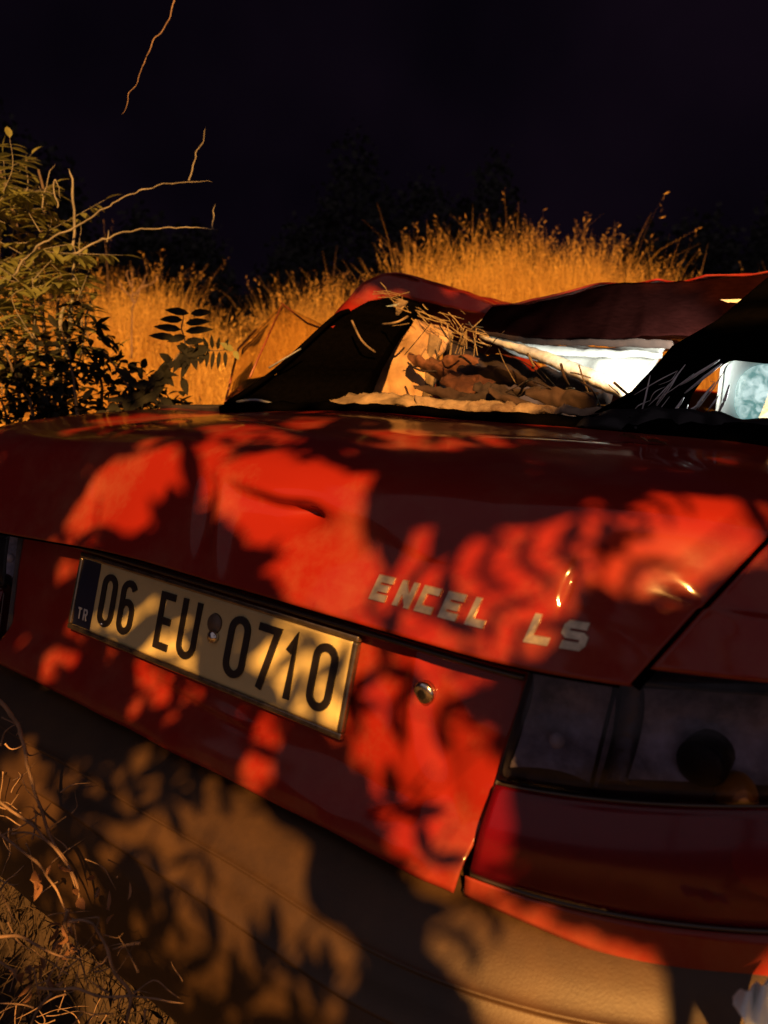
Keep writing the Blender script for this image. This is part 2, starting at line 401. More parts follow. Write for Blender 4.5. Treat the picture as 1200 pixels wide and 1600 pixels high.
# bumper ----------------------------------------------------------
BP = np.array(smooth_pts([(-.002, .552), (-.045, .543), (-.075, .528), (-.098, .511), (-.106, .508)], 5)[:-1] + [V(p) for p in [(-.1, .503), (-.094, .498), (-.096, .494)]] +
      smooth_pts([(-.108, .485), (-.124, .477), (-.133, .470)], 3) + [V(p) for p in [(-.119, .463), (-.121, .458)]] +
      smooth_pts([(-.132, .44), (-.140, .40), (-.140, .34), (-.125, .28), (-.09, .24), (0, .23)], 4))
def bcx(x):
    a = abs(x); return .10*(max(0, a-.34)/.30)**2*.9 + .25*(max(0, a-.66)/.15)**2.5
def bump(t, j):
    x = (2*t-1)*.82; y, z = BP[j]
    w = .0025*noise.noise(Vector((x*6, z*9, 2)))
    return np.array([x, y+bcx(x)+w, z+w - .006*sstep(.1, .6, -x)])
grid('bumper', bump, 160, len(BP), BUMPER, car)
mb = MB(); c = np.array([.437, -.012+cx(.437), .556]); mb.tube([c+V((0, -.018, -.006)), c+V((0, -.022, -.001))], [.004, .003], 8); mb.build('bumper_clip', CHROME, car)

# writing ----------------------------------------------------------
def ribbon(pts, w, closed=False, t=.0016):
    """flat stroke along 2D points, mitred; returns verts (x, z, depth) and faces"""
    P = [V(p) for p in pts]; n = len(P); L = []; Rr = []
    for i in range(n):
        a = P[(i-1) % n] if closed or i > 0 else None; b = P[(i+1) % n] if closed or i < n-1 else None
        d1 = (P[i]-a) if a is not None else (b-P[i]); d2 = (b-P[i]) if b is not None else d1
        d1 = d1/np.linalg.norm(d1); d2 = d2/np.linalg.norm(d2)
        n1 = V((-d1[1], d1[0])); n2 = V((-d2[1], d2[0])); m = n1+n2; m /= (np.linalg.norm(m)+1e-9)
        k = min(1.9, 1/max(.35, m@n1))
        L.append(P[i]+m*w/2*k); Rr.append(P[i]-m*w/2*k)
    vs = [(p[0], p[1], t) for p in L]+[(p[0], p[1], t) for p in Rr]+[(p[0], p[1], 0) for p in L]+[(p[0], p[1], 0) for p in Rr]
    fs = []
    for i in range(n if closed else n-1):
        j = (i+1) % n
        fs += [(i, j, n+j, n+i), (i, 2*n+i, 2*n+j, j), (n+i, n+j, 3*n+j, 3*n+i)]
    if not closed: fs += [(0, n, 3*n, 2*n), (n-1, 3*n-1+0, 4*n-1, 2*n-1)]
    return vs, fs
def arc(cx_, cy_, rx, ry, a0, a1, n=10): return [(cx_+rx*math.cos(math.radians(a0+(a1-a0)*i/n)), cy_+ry*math.sin(math.radians(a0+(a1-a0)*i/n))) for i in range(n+1)]
def glyph(c, w, h, sw):
    a, b = w/2-sw/2, h/2-sw/2; r = min(a, b)
    if c == '0': return [(arc(0, b-r, a, r, 0, 180, 10)+arc(0, -b+r, a, r, 180, 360, 10), True)]
    if c == '6': return [(arc(0, b-r, a, r, 20, 180, 8)+[(-a, 0)]+arc(0, -b+r, a, r, 180, 360, 10)+arc(0, -.16*b, a, r, 0, 165, 9), False)]
    if c == 'E': return [([(a, b), (-a, b), (-a, -b), (a, -b)], False), ([(-a, 0), (a*.75, 0)], False)]
    if c == 'U': return [([(-a, b+sw/2), (-a, -b+r)]+arc(0, -b+r, a, r, 180, 360, 10)[1:-1]+[(a, -b+r), (a, b+sw/2)], False)]
    if c == '7': return [([(-a-sw/2, b), (a, b), (-.25*a, -b-sw/2)], False)]
    if c == '1': return [([(-a*1.1, .45*b), (-.0*a, b*.97), (0, -b-sw/2)], False)]
    if c == 'N': return [([(-a, -b-sw/2), (-a, b+sw/2)], False), ([(a, -b-sw/2), (a, b+sw/2)], False), ([(-a, b), (a, -b)], False)]
    if c == 'C': return [([(a, b), (-a, b), (-a, -b), (a, -b)], False)]
    if c == 'L': return [([(-a, b+sw/2), (-a, -b), (a+sw/2, -b)], False)]
    if c == 'S': return [([(a, b), (-a*.8, b), (-a, b*.75), (-a, .2*b), (-a*.7, 0), (a*.7, 0), (a, -.2*b), (a, -.75*b), (a*.8, -b), (-a, -b)], False)]
    if c == 'T': return [([(-a-sw/2, b), (a+sw/2, b)], False), ([(0, b), (0, -b-sw/2)], False)]
    if c == 'R': return [([(-a, -b-sw/2), (-a, b), (a*.6, b), (a, .7*b), (a, .3*b), (a*.6, 0), (-a, 0)], False), ([(0, 0), (a, -b-sw/2)], False)]
def put_glyph(c, x, zc, w, h, sw, fn, name, m, par, shear=0, t=.0016):
    """fn maps (x, h, depth) to world"""
    mb = MB()
    for pts, closed in glyph(c, w, h, sw):
        vs, fs = ribbon(pts, sw, closed, t); mb.add([fn(x+p[0]+shear*p[1], zc+p[1], p[2]) for p in vs], fs)
    return mb.build(name, m, par)

# number plate ---------------------------------------------------
NX = V((1, 0, 0)); NUP = V((0, math.sin(TILT), math.cos(TILT))); NN = V((0, -math.cos(TILT), math.sin(TILT)))
P0 = V((0, 0, .70))
def pl(x, h, d): return P0 + NX*x + NUP*h + NN*d
def plbend(x, h, d):                                    # the plate sheet is slightly wavy
    return pl(x, h, d + .0016*math.sin(x*17+.6)*math.cos(h*22) + .0012*noise.noise(Vector((x*14, h*20, 0))))
plate = grid('number_plate', lambda t, j: plbend(-.258+.516*t, .052-.104*j/16, .000), 80, 17, PLATEW, car, solid=.001)
plate['label'] = 'white number plate with black characters in a thin metal frame'
mb = MB()
def rbar(x0, h0, x1, h1):
    c = [(x0, h0), (x1, h0), (x1, h1), (x0, h1)]
    mb.add([pl(x, h, -.004) for x, h in c]+[pl(x, h, .0045) for x, h in c], [(0, 1, 5, 4), (1, 2, 6, 5), (2, 3, 7, 6), (3, 0, 4, 7), (4, 5, 6, 7), (3, 2, 1, 0)])
rbar(-.266, .050, .266, .0575); rbar(-.266, -.0575, .266, -.0495); rbar(-.266, -.0495, -.2585, .050); rbar(.2585, -.0495, .266, .050)
fr = mb.build('plate_frame', mat('plate_frame_metal', (.34, .27, .19), .22, metal=.9, var=.3, scale=60, rvar=.1), plate)
bv = fr.modifiers.new('b', 'BEVEL'); bv.width = .0022; bv.segments = 3
mb = MB(); vs = []; 
for i in range(2):
    for j in range(9): vs.append(plbend(-.2575+.044*i, -.049+.098*j/8, .0016))
mb.add(vs, [(j, 9+j, 10+j, j+1) for j in range(8)]); mb.build('blue_band', BLUE, plate)
for c, x, w in (('T', -.243, .009), ('R', -.229, .010)):
    put_glyph(c, x, -.030, w, .017, .0028, lambda a, b, d: plbend(a, b, d+.0018), 'band_letter', mat('band_white', (.45, .45, .42), .5), plate, t=.0004)
for c, x, w in (('0', -.184, .034), ('6', -.139, .034), ('E', -.052, .034), ('U', -.004, .038), ('0', .087, .036), ('7', .136, .036), ('1', .178, .024), ('0', .224, .036)):
    put_glyph(c, x, .001, w, .076, .0092, lambda a, b, d: plbend(a, b, d+.0012), 'plate_character', INK, plate, t=.0022)
mb = MB(); mb.tube([plbend(.042, .020, .001), plbend(.042, .020, .003)], [.013, .012], 18); mb.build('plate_stamp', mat('stamp', (.10, .07, .05), .5), plate, True)
mb = MB(); mb.tube([plbend(.046, .004, .001), plbend(.046, .004, .007), plbend(.046, .004, .009)], [.0085, .008, .004], 10); mb.build('plate_screw', CHROME, plate, True)
mb = MB(); mb.tube([plbend(-.190, -.033, .003), plbend(-.184, -.034, .003)], .0022, 6); mb.build('plate_rivet', CHROME, plate, True)

# badge -----------------------------------------------------------
ZS = PROF[::-1, 1]; YS = PROF[::-1, 0]
def onlid(x, z, d):
    y = np.interp(z, ZS, YS)+cx(x)-dent(x, z)
    zz = z - .028*sstep(.05, .60, -x) - .05*(max(0, abs(x)-.50)/.3)**2*.3
    return np.array([x, y-d, zz])
for c, x, w in (('E', .308, .023), ('N', .336, .020), ('C', .364, .023), ('E', .392, .023), ('L', .420, .019), ('L', .480, .021), ('S', .509, .023)):
    put_glyph(c, x, .8225 if x < .45 else .819, w, .023, .0062, lambda a, b, d: onlid(a, b, d+.0005), 'badge_letter', BADGE, lid, shear=.12, t=.003)
# boot lock
c = lower(.352, .716); mb = MB()
mb.tube([c+V((0, .003, 0)), c+V((0, -.005, 0)), c+V((0, -.0065, 0))], [.0125, .0125, .009], 20)
lk = mb.build('boot_lock', CHROME, lid, True)
mb = MB(); mb.box(c+V((0, -.0075, 0)), (.0022, .002, .008)); mb.tube([c+V((0, -.0055, 0)), c+V((0, -.008, 0))], [.0055, .005], 14); mb.build('key_slot', BLACK, lk)

# ------------------------------------------------------------------ crushed cabin
def P(*l): return [aty(u, v, y) for u, v, y in l]
# roof skin: rear lip on the left, folded down in the middle, rising to the right; runs forward
rr = P((508, 512, .74), (535, 478, .80), (575, 438, .88), (618, 430, .92), (700, 452, .97), (780, 482, 1.0), (860, 468, 1.0), (950, 446, 1.0), (1060, 437, 1.0), (1200, 430, 1.0), (1300, 425, 1.0))
rf = [p + V((.02, 1.15, -.06)) for p in rr]
ruled('roof', rr, rf, PAINT, car, 90, 40, .016, 7, .004)
ri = P((520, 512, .73), (548, 492, .79), (590, 470, .87), (620, 464, .91), (700, 480, .96), (770, 494, .99))
ruled('roof_edge', rr[:6], ri, PAINT, car, 40, 6, .004, 20, .004)
# crumpled rear roof skin on the right, hanging down
ruled('folded_roof_skin', P((770, 484, .995), (860, 470, .99), (950, 448, .99), (1060, 439, .99), (1210, 432, .99)),
      P((735, 512, .93), (830, 527, .93), (930, 530, .94), (1040, 527, .95), (1150, 520, .96)), flat('shaded_roof_red', (.007, .0016, .0014)), car, 90, 26, .010, 9, .004)  # roof red with its shade put into the colour
ruled('roof_brace', P((735, 513, .925), (830, 529, .925), (930, 531, .935), (1050, 530, .945)), P((735, 517, .93), (830, 537, .93), (930, 540, .94), (1055, 545, .95)), BROWN, car, 40, 4, .004, 30, .004)
# left C pillar
prism('c_pillar', P((340, 642, .50), (430, 585, .60), (520, 500, .74), (575, 470, .84), (625, 462, .88), (655, 476, .88), (612, 530, .80), (585, 575, .70), (562, 628, .60), (540, 640, .55)), RUBBER, car, .05, .004)
mb = MB(); mb.tube(smooth_pts(P((352, 633, .49), (430, 580, .59), (518, 500, .73), (545, 486, .78)), 6), .006, 6); mb.build('pillar_seal', RUBBER, car, True)
for pts, r in ((P((420, 575, .56), (445, 560, .58), (470, 545, .61)), .0022), (P((370, 628, .50), (400, 625, .51), (430, 632, .52)), .003)):
    mb = MB(); mb.tube(smooth_pts(pts, 4), r, 5); mb.build('pillar_scratch_strip', STEEL, car, True)
# tilted side glass seen beyond the left pillar
ruled('side_glass', P((372, 545, .9), (440, 474, 1.0), (548, 532, .95)), P((352, 628, .72), (400, 602, .73), (430, 585, .74)), glassy('tinted_glass', (.95, .88, .76), .05, .1), car, 16, 8, .006, 8, .003, 0, False)
mb = MB(); mb.tube(P((300+240/2.667, 380+560/2.667, .75), (440, 478, .99)), .0028, 5); mb.tube(P((440, 474, .99), (480, 505, .97), (520, 520, .95)), .003, 5); mb.tube(P((352, 628, .72), (372, 545, .9), (400, 515, .95)), .003, 5); mb.build('glass_edge', mat('glass_edge', (.20, .05, .02), .4), car, True)
# things hanging inside the rear window
ruled('torn_seal', P((560, 485, .82), (600, 480, .84), (632, 472, .86)), P((570, 500, .82), (600, 505, .84), (618, 488, .86)), mat('pale_blue_film', (.30, .40, .42), .3), car, 12, 6, .004, 30, .002)
ruled('roof_strut', P((622, 466, .86), (600, 498, .84), (575, 540, .80)), P((638, 472, .86), (615, 505, .84), (585, 545, .80)), CREAM, car, 16, 5, .003, 30, .005)
ruled('seat_back', P((570, 560, .84), (600, 520, .87), (650, 502, .90), (705, 515, .92)), P((555, 632, .82), (600, 632, .84), (640, 632, .86), (668, 632, .88)), TAN, car, 34, 20, .020, 14, .02, .01, seed=3)
ruled('seat_back_edge', P((672, 520, .89), (668, 560, .88), (660, 632, .87)), P((690, 530, .89), (682, 570, .88), (672, 632, .87)), CREAM, car, 20, 5, .004, 30, .01)
ruled('seat_back', P((695, 530, 1.0), (760, 550, 1.0), (850, 580, 1.0), (960, 600, 1.0)), P((690, 650, .95), (760, 650, .95), (850, 650, .95), (940, 650, .95)), LINING, car, 50, 24, .03, 10, .02, .01, seed=5)
ruled('shelf_trim', P((505, 614, .60), (545, 617, .60), (600, 615, .60), (668, 622, .60)), P((520, 632, .56), (560, 635, .56), (610, 633, .56), (662, 640, .56)), CREAM, car, 40, 8, .008, 30, .006, .006, seed=2)
ruled('shelf_trim', P((650, 624, .60), (720, 628, .60), (800, 632, .59), (940, 641, .58)), P((655, 638, .57), (720, 643, .56), (800, 645, .56), (940, 650, .56)), mat('shaded_trim', (.11, .065, .04), .85, col2=(.30, .22, .14), scale=24, bump=.6), car, 60, 8, .012, 28, .006, .006, seed=6)  # right part of the shelf trim, browner to paint in its shade
ruled('window_seal', P((345, 638, .50), (500, 634, .52), (700, 645, .52), (930, 655, .52), (1210, 668, .50)), P((345, 643, .47), (500, 642, .49), (700, 652, .49), (930, 678, .49), (1210, 705, .47)), RUBBER, car, 80, 6, .008, 16, .012, .004)
# airbags
ruled('airbag', P((765, 530, 1.10), (860, 543, 1.14), (950, 545, 1.16), (1042, 543, 1.16)), P((780, 540, 1.08), (880, 580, 1.08), (950, 606, 1.08), (1000, 610, 1.08)), CLOTH, car, 44, 20, .014, 9, .006, .02, seed=1)
ruled('airbag_fold', P((800, 534, 1.0), (900, 545, 1.05), (1035, 552, 1.08)), P((840, 550, 1.0), (920, 558, 1.04), (1035, 557, 1.08)), CLOTH, car, 30, 8, .004, 20, .006, .008, seed=4)
mb = MB(); tp = resample(P((752, 524, .94), (800, 540, .94), (860, 562, .93), (920, 588, .92), (985, 612, .90)), 26)
mb.tube(tp, [.008+.012*(i/25)*.9+.0012*math.sin(i*2.9) for i in range(26)], 12); mb.build('rolled_airbag', mat('soiled_airbag', (.55, .50, .38), .85, var=.4, scale=18, bump=.6, bscale=60), car, True)
prism('white_gap_panel', P((1125, 468, .97), (1176, 467, .97), (1164, 484, .97)), CLOTH, car, .01)  # white panel painted for the bright light in the gap
# right pillar and torn window frame
prism('c_pillar', P((925, 646, .54), (985, 612, .58), (1020, 575, .62), (1050, 540, .66), (1120, 500, .72), (1200, 432, .80), (1330, 380, .84), (1330, 560, .72), (1200, 568, .62), (1145, 562, .62), (1105, 585, .60), (1080, 618, .58), (1070, 652, .55), (1000, 662, .53)), RUBBER, car, .05, .005)
ruled('rear_shelf_end', P((930, 645, .53), (1010, 640, .53), (1080, 646, .53), (1210, 660, .52)), P((900, 672, .50), (1010, 684, .49), (1080, 690, .49), (1210, 702, .48)), BLACK, car, 40, 8, .014, 14, .01, .006)
rs = random.Random(4)
FILM = mat('torn_film', (.62, .62, .62), .3)
for k in range(22):
    u0 = rs.uniform(985, 1120); v0 = 652-rs.random()**1.5*60; L = rs.uniform(15, 85); a = rs.gauss(-.85, .22); u1, v1 = u0+L*math.cos(a), v0+L*math.sin(a)
    if v1 < 560: continue
    m0 = ((u0+u1)/2+rs.uniform(-7, 5), (v0+v1)/2+rs.uniform(-4, 7)); y0 = .535+rs.uniform(-.01, .02); r = rs.choice((.0006, .0009, .0014, .0024))
    mb = MB(); mb.tube(smooth_pts(P((u0, v0, y0), (m0[0], m0[1], y0-.006), (u1, v1, y0+.012)), 5), [r*(.25+.75*math.sin(math.pi*(i+.5)/11)) for i in range(11)], 5)
    mb.build('torn_film_strip', FILM, car, True)
# crumpled trim and torn cloth lying in the back of the cabin
DM = [BROWN, BROWN, LINING, LINING, mat('grey_trim', (.03, .028, .026), .7, var=.4, scale=20), mat('rust_cloth', (.10, .035, .015), .9, var=.5, scale=20, bump=.6)]
for k in range(11):
    u0 = rs.uniform(690, 930); top = float(np.interp(u0, [672, 760, 985], [525, 548, 618])); v0 = rs.uniform(top+22, 648); y0 = .62+.30*(645-v0)/100+rs.uniform(-.03, .05)
    w, h = rs.uniform(60, 170), rs.uniform(10, 34); a = rs.gauss(.22, .25); ca, sa = math.cos(a), math.sin(a)
    q = lambda x, z, dy: aty(u0+x*ca-z*sa, v0+x*sa+z*ca, y0+dy)
    ruled('torn_trim', [q(-w/2, -h/2*rs.random(), 0), q(0, -h/2*rs.uniform(.6, 1.4), rs.uniform(-.04, .02)), q(w/2, -h/2*rs.random(), .01)], [q(-w/2, h/2*rs.random(), -.02), q(rs.uniform(-5, 5), h/2, rs.uniform(-.05, 0)), q(w/2, h/2*rs.random(), -.01)], rs.choice(DM), car, 40, 16, .010, 32, .002, .012, seed=k)
for k in range(26):                                    # bent wires, splinters and rods
    u0 = rs.uniform(560, 990); top = float(np.interp(u0, [560, 700, 990], [490, 500, 615])); v0 = rs.uniform(top, 635); L = rs.uniform(20, 75); a = rs.gauss(.4, .8)
    mb = MB(); y0 = .74+rs.uniform(-.06, .08)
    mb.tube(smooth_pts(P((u0-L/2*math.cos(a), v0-L/2*math.sin(a), y0), (u0+rs.uniform(-6, 6), v0+rs.uniform(-8, 8), y0-.02), (u0+L/2*math.cos(a), v0+L/2*math.sin(a), y0+.01)), 4), rs.choice((.001, .0016, .0026)), 5)
    mb.build('bent_wire', rs.choice((BLACK, BROWN, CREAM, LINING)), car, True)
# inside of the shell, so that nothing shows through
for s in (1, -1):
    ruled('door_lining', [V((s*.76, .5, .90)), V((s*.76, 3.0, .90))], [V((s*.76, .5, .30)), V((s*.76, 3.0, .30))], LINING, car, 8, 4, .0, 1, .01)
    mb = MB()                      # bent window posts
    mb.tube([V((s*.74, 1.7, .90)), V((s*.70, 1.72, 1.08))], .03, 8); mb.tube([V((s*.74, 2.9, .90)), V((s*.68, 2.1, 1.10))], .03, 8); mb.build('window_post', PAINT, car, True)
mb = MB(); mb.box((0, 1.8, .32), (1.5, 2.7, .04)); mb.build('cabin_floor', LINING, car)
ruled('parcel_shelf', [V((-.72, .50, .93)), V((.72, .50, .93))], [V((-.72, .92, .925)), V((.72, .92, .925))], LINING, car, 20, 6, .006, 9, .01)
ruled('dashboard', [V((-.72, 2.5, .86)), V((.72, 2.5, .86))], [V((-.72, 2.7, .35)), V((.72, 2.7, .35))], LINING, car, 12, 8, .02, 5, .02)
ruled('front_seat', [V((-.62, 1.7, .90)), V((.62, 1.7, .90))], [V((-.62, 1.5, .45)), V((.62, 1.5, .45))], LINING, car, 24, 10, .04, 6, .06)
ruled('bonnet', [V((-.76, 2.7, .93)), V((-.3, 2.72, .97)), V((.3, 2.72, .97)), V((.76, 2.7, .93))], [V((-.72, 3.8, .66)), V((-.3, 3.95, .70)), V((.3, 3.95, .70)), V((.72, 3.8, .66))], PAINT, car, 30, 16, .03, 4, .004)
ruled('front_bumper', [V((-.76, 3.8, .64)), V((0, 3.98, .66)), V((.76, 3.8, .64))], [V((-.76, 3.8, .25)), V((0, 3.98, .25)), V((.76, 3.8, .25))], BUMPER, car, 30, 6, .01, 4, .03)
for sx in (1, -1):
    for y in (.95, 3.35):
        wm = MB(); n = 28
        prof = [(.15, -.07), (.25, -.085), (.275, -.06), (.28, 0), (.275, .06), (.25, .085), (.15, .07)]
        vs = [(sx*.72+w*1.0, y+r*math.cos(a*2*math.pi/n), .28+r*math.sin(a*2*math.pi/n)) for r, w in prof for a in range(n)]
        wm.add(vs, [(i*n+k, i*n+(k+1) % n, (i+1)*n+(k+1) % n, (i+1)*n+k) for i in range(len(prof)-1) for k in range(n)])
        wo = wm.build('wheel', TYRE, car, True)
        rm = MB(); rm.tube([(sx*.69, y, .28), (sx*.76, y, .28), (sx*.77, y, .28)], [.155, .155, .05], 20); rm.build('rim', STEEL, wo, True)

# ------------------------------------------------------------------ glowing lamp added for the white glow at the side window
hl = empty('added_glow_lamp', aty(1170, 625, 1.05), 'added white glowing lamp behind the right side window of the wreck', 'lamp')
c = aty(1195, 618, 1.05)
def rrect(w, h, r, n=6):
    out = []
    for (sx, sz, a0) in ((1, 1, 0), (-1, 1, 90), (-1, -1, 180), (1, -1, 270)):
        for k in range(n+1):
            a = math.radians(a0+90*k/n); out.append((sx*(w/2-r)+r*math.cos(a), sz*(h/2-r)+r*math.sin(a)))
    return out
hx = V((.90, .43, 0)); hz = V((0, 0, 1)); hn = V((.43, -.90, 0))
def lampdisc(w, h, r, off, name, m, dome=0):
    o = rrect(w, h, r); vs = [c+hx*a+hz*b+hn*off for a, b in o]+[c+hn*(off+dome)]; n = len(o)
    return mesh(name, vs, [(i, (i+1) % n, n) for i in range(n)], m, hl, True)
lampdisc(.17, .145, .03, 0, 'lamp_backplate', mat('lamp_white_housing', (.55, .62, .64), .5), 0)
lg = mat('lit_lamp_glass', (.8, .9, .9), .3, emis=(.62, .95, .92), estr=.85, bump=1, bscale=50)
n_ = lg.node_tree; b_ = n_.nodes['Principled BSDF']; z_ = n_.nodes.new('ShaderNodeTexNoise'); z_.inputs['Scale'].default_value = 34; z_.inputs['Detail'].default_value = 5; z_.inputs['Distortion'].default_value = 1.5
t_ = n_.nodes.new('ShaderNodeTexCoord'); r_ = n_.nodes.new('ShaderNodeValToRGB'); r_.color_ramp.elements[0].position = .36; r_.color_ramp.elements[1].position = .62
r_.color_ramp.elements[0].color = (.10, .30, .28, 1); r_.color_ramp.elements[1].color = (.75, 1, .96, 1)
n_.links.new(t_.outputs['Object'], z_.inputs['Vector']); n_.links.new(z_.outputs['Fac'], r_.inputs['Fac']); n_.links.new(r_.outputs['Color'], b_.inputs['Emission Color'])
ld = lampdisc(.115, .12, .05, .012, 'lamp_glass', lg, .02)
mb = MB(); o = rrect(.17, .145, .03); mb.tube([c+hx*a+hz*b+hn*.006 for a, b in o]+[c+hx*o[0][0]+hz*o[0][1]+hn*.006], .004, 6); mb.build('lamp_bezel', CLOTH, hl, True)
for nm, loc, tgt, en, ang, col in (('added_lamp_beam', c+V((.02, -.03, .0)), V((.55, .2, .94)), 2.2, 100, (.9, 1, .97)), ('airbag_fill_spot', aty(1075, 560, .80), aty(960, 570, 1.15), 13, 95, (1, 1, .87))):  # second spot is added inside the cabin to whiten the airbags
    l = bpy.data.lights.new(nm, 'SPOT'); l.energy = en; l.spot_size = math.radians(ang); l.spot_blend = .6; l.color = col; l.shadow_soft_size = .03
    lo = bpy.data.objects.new(nm, l); COL.objects.link(lo); lo.rotation_euler = Vector(tgt-loc).to_track_quat('-Z', 'Y').to_euler()
    lo.location = loc; parent(lo, hl)

# ------------------------------------------------------------------ street lamp (the orange light)
sp = empty('street_lamp', (LAMP[0]+.8, LAMP[1]-.6, 0), 'tall steel street lamp casting orange light from behind the viewer', 'street lamp')
mb = MB(); bx, by = LAMP[0]+.8, LAMP[1]-.6
mb.tube([(bx, by, -.3), (bx, by, 3), (bx, by, 5.6), (bx-.15, by+.12, 5.95), (LAMP[0]+.2, LAMP[1]-.15, 6.0)], [.08, .06, .045, .04, .035], 12); mb.build('pole', STEEL, sp, True)
mb = MB(); mb.box((LAMP[0]+.02, LAMP[1]-.02, 5.96), (.5, .3, .12)); mb.build('lamp_head', STEEL, sp)
mb = MB(); mb.box((LAMP[0], LAMP[1], 5.88), (.24, .2, .03)); mb.build('bulb', mat('sodium_bulb', (1, .6, .2), .4, emis=(1, .55, .14), estr=6), sp)
l = bpy.data.lights.new('sodium_light', 'SPOT'); l.energy = 12500; l.spot_size = math.radians(60); l.spot_blend = .6; l.color = (1, .46, .105); l.shadow_soft_size = .038
lo = bpy.data.objects.new('sodium_light', l); COL.objects.link(lo)
tgt = V((-1.7, .95, .3)); lo.rotation_euler = Vector(tgt-LAMP).to_track_quat('-Z', 'Y').to_euler(); lo.location = tuple(LAMP); parent(lo, sp)

# ------------------------------------------------------------------ ground, field, far wood
def crest(u): return float(np.interp(u, [-600, 0, 130, 250, 330, 420, 520, 600, 700, 800, 900, 1000, 1060, 1200, 1800], [484, 482, 480, 476, 512, 508, 470, 442, 416, 402, 416, 450, 492, 500, 500]))
def ter(x, y):
    dx, dy = x-CAM[0], y-CAM[1]; d = dx*_fw[0]+dy*_fw[1]; l = dx*_r[0]+dy*_r[1]
    nz_ = .10*noise.noise(Vector((x*.5, y*.5, 0)))+.04*noise.noise(Vector((x*1.7, y*1.7, 5)))
    if d < 2.2: return nz_*.5
    u = 600+1160*l/max(d, .5); u = max(-500, min(1700, u))
    D = 6.6
    ztop = 1.049 + D*((565+(u-600)*.0316)-crest(u))/FPX - .62
    h = ztop*sstep(2.4, D, d)
    if d > D: h = ztop*max(.2, 1-.22*(d-D)) if d < D+3.6 else ztop*.2
    return h + nz_*.7
xs = np.concatenate([np.linspace(-160, -22, 12), np.linspace(-20, 14, 150), np.linspace(16, 160, 12)])
ys = np.concatenate([np.linspace(-160, -14, 12), np.linspace(-12, 22, 150), np.linspace(24, 160, 12)])
nx, ny = len(xs), len(ys)
gv = [(x, y, ter(x, y)) for y in ys for x in xs]
gq = [(j*nx+i, j*nx+i+1, (j+1)*nx+i+1, (j+1)*nx+i) for j in range(ny-1) for i in range(nx-1)]
tag(fastmesh('ground', gv, gq, GROUND, None, True), kind='structure')

def blades(name, pts, hmin, hmax, wid, m, lean=.25, seed=0, heads=True):
    rg = np.random.RandomState(seed); n = len(pts); pts = np.asarray(pts)
    h = rg.uniform(hmin, hmax, n)*np.array([.86+.75*noise.noise(Vector((p[0]*1.9, p[1]*1.9, 3)))+.5*noise.noise(Vector((p[0]*6, p[1]*6, 1))) for p in pts]); a = rg.uniform(0, 2*np.pi, n); ln = rg.gamma(1.6, lean/1.6, n)*h
    b = rg.uniform(0, 2*np.pi, n); dirv = np.stack([np.cos(a), np.sin(a), np.zeros(n)], -1); wv = np.stack([np.cos(b), np.sin(b), np.zeros(n)], -1)*(wid*rg.uniform(.6, 1.5, n))[:, None]
    up = np.array([0, 0, 1.]); V0 = []; F = []
    lv = [(0, 0, 1.0), (.5, .28, .8), (.85, .70, .55), (1.0, 1.05, .12)]
    for t, l_, w_ in lv:
        cc = pts + up*(h*t)[:, None]*.97 + dirv*(ln*l_)[:, None]
        V0.append(cc-wv*w_/2); V0.append(cc+wv*w_/2)
    VV = np.stack(V0, 1).reshape(-1, 3); base = np.arange(n)*8
    for k in range(3): F.append(np.stack([base+2*k, base+2*k+1, base+2*k+3, base+2*k+2], -1))
    nb = len(VV); 
    if heads:                                       # feathery seed heads
        sel = np.where(rg.rand(n) < .25)[0]; tip = pts[sel] + up*(h[sel])[:, None]*.97 + dirv[sel]*(ln[sel]*1.05)[:, None]
        hv = []; 
        for k in range(5):
            o = tip + up*(-.028*k) - dirv[sel]*(.01*k); q = rg.normal(0, 1, (len(sel), 3)); q[:, 2] = abs(q[:, 2])*.9+.3; q /= np.linalg.norm(q, axis=1)[:, None]
            s_ = np.cross(q, rg.normal(0, 1, (len(sel), 3))); s_ /= np.linalg.norm(s_, axis=1)[:, None]
            hv.append(np.stack([o, o+q*.018+s_*.0035, o+q*.036, o+q*.018-s_*.0035], 1))
        hv = np.concatenate(hv).reshape(-1, 3); hb = nb+np.arange(len(hv)//4)*4
        F.append(np.stack([hb, hb+1, hb+2, hb+3], -1)); VV = np.concatenate([VV, hv])
    return fastmesh(name, VV, np.concatenate(F), m)
rg = random.Random(11); gp = []
while len(gp) < 72000:
    d = 2.3+5.6*rg.random()**.75; u = rg.uniform(-150, 1350); l_ = (u-600)/1160*d
    x = CAM[0]+_fw[0]*d+_r[0]*l_; y = CAM[1]+_fw[1]*d+_r[1]*l_
    if abs(x) < .95 and -.4 < y < 4.2: continue
    if noise.noise(Vector((x*1.3, y*1.3, 9))) < -.35 and rg.random() < .7: continue
    gp.append((x, y, ter(x, y)-.02))
tag(blades('dry_grass', gp, .35, .80, .0034, GRASSM, .22, 1), 'tall dry golden grass covering the bank behind the wreck', 'grass', kind='stuff')
gp = []
while len(gp) < 60:                                   # a few taller, bare stems at the crest
    d = rg.uniform(5.5, 7.5); u = rg.uniform(-100, 1300); l_ = (u-600)/1160*d
    gp.append((CAM[0]+_fw[0]*d+_r[0]*l_, CAM[1]+_fw[1]*d+_r[1]*l_, 0))
gp = [(x, y, ter(x, y)) for x, y, _ in gp]
tag(blades('tall_weeds', gp, .6, 1.05, .005, TWIG, .10, 5), 'sparse taller brown weed stems standing out above the dry grass', 'weeds', kind='stuff')
gp = []
while len(gp) < 9000:                                  # thin dead grass by the bumper
    x, y = rg.uniform(-2.6, 1.4), rg.uniform(-1.3, .1)
    if math.hypot(x-CAM[0], y-CAM[1]) < .25: continue
    gp.append((x, y, ter(x, y)-.01))
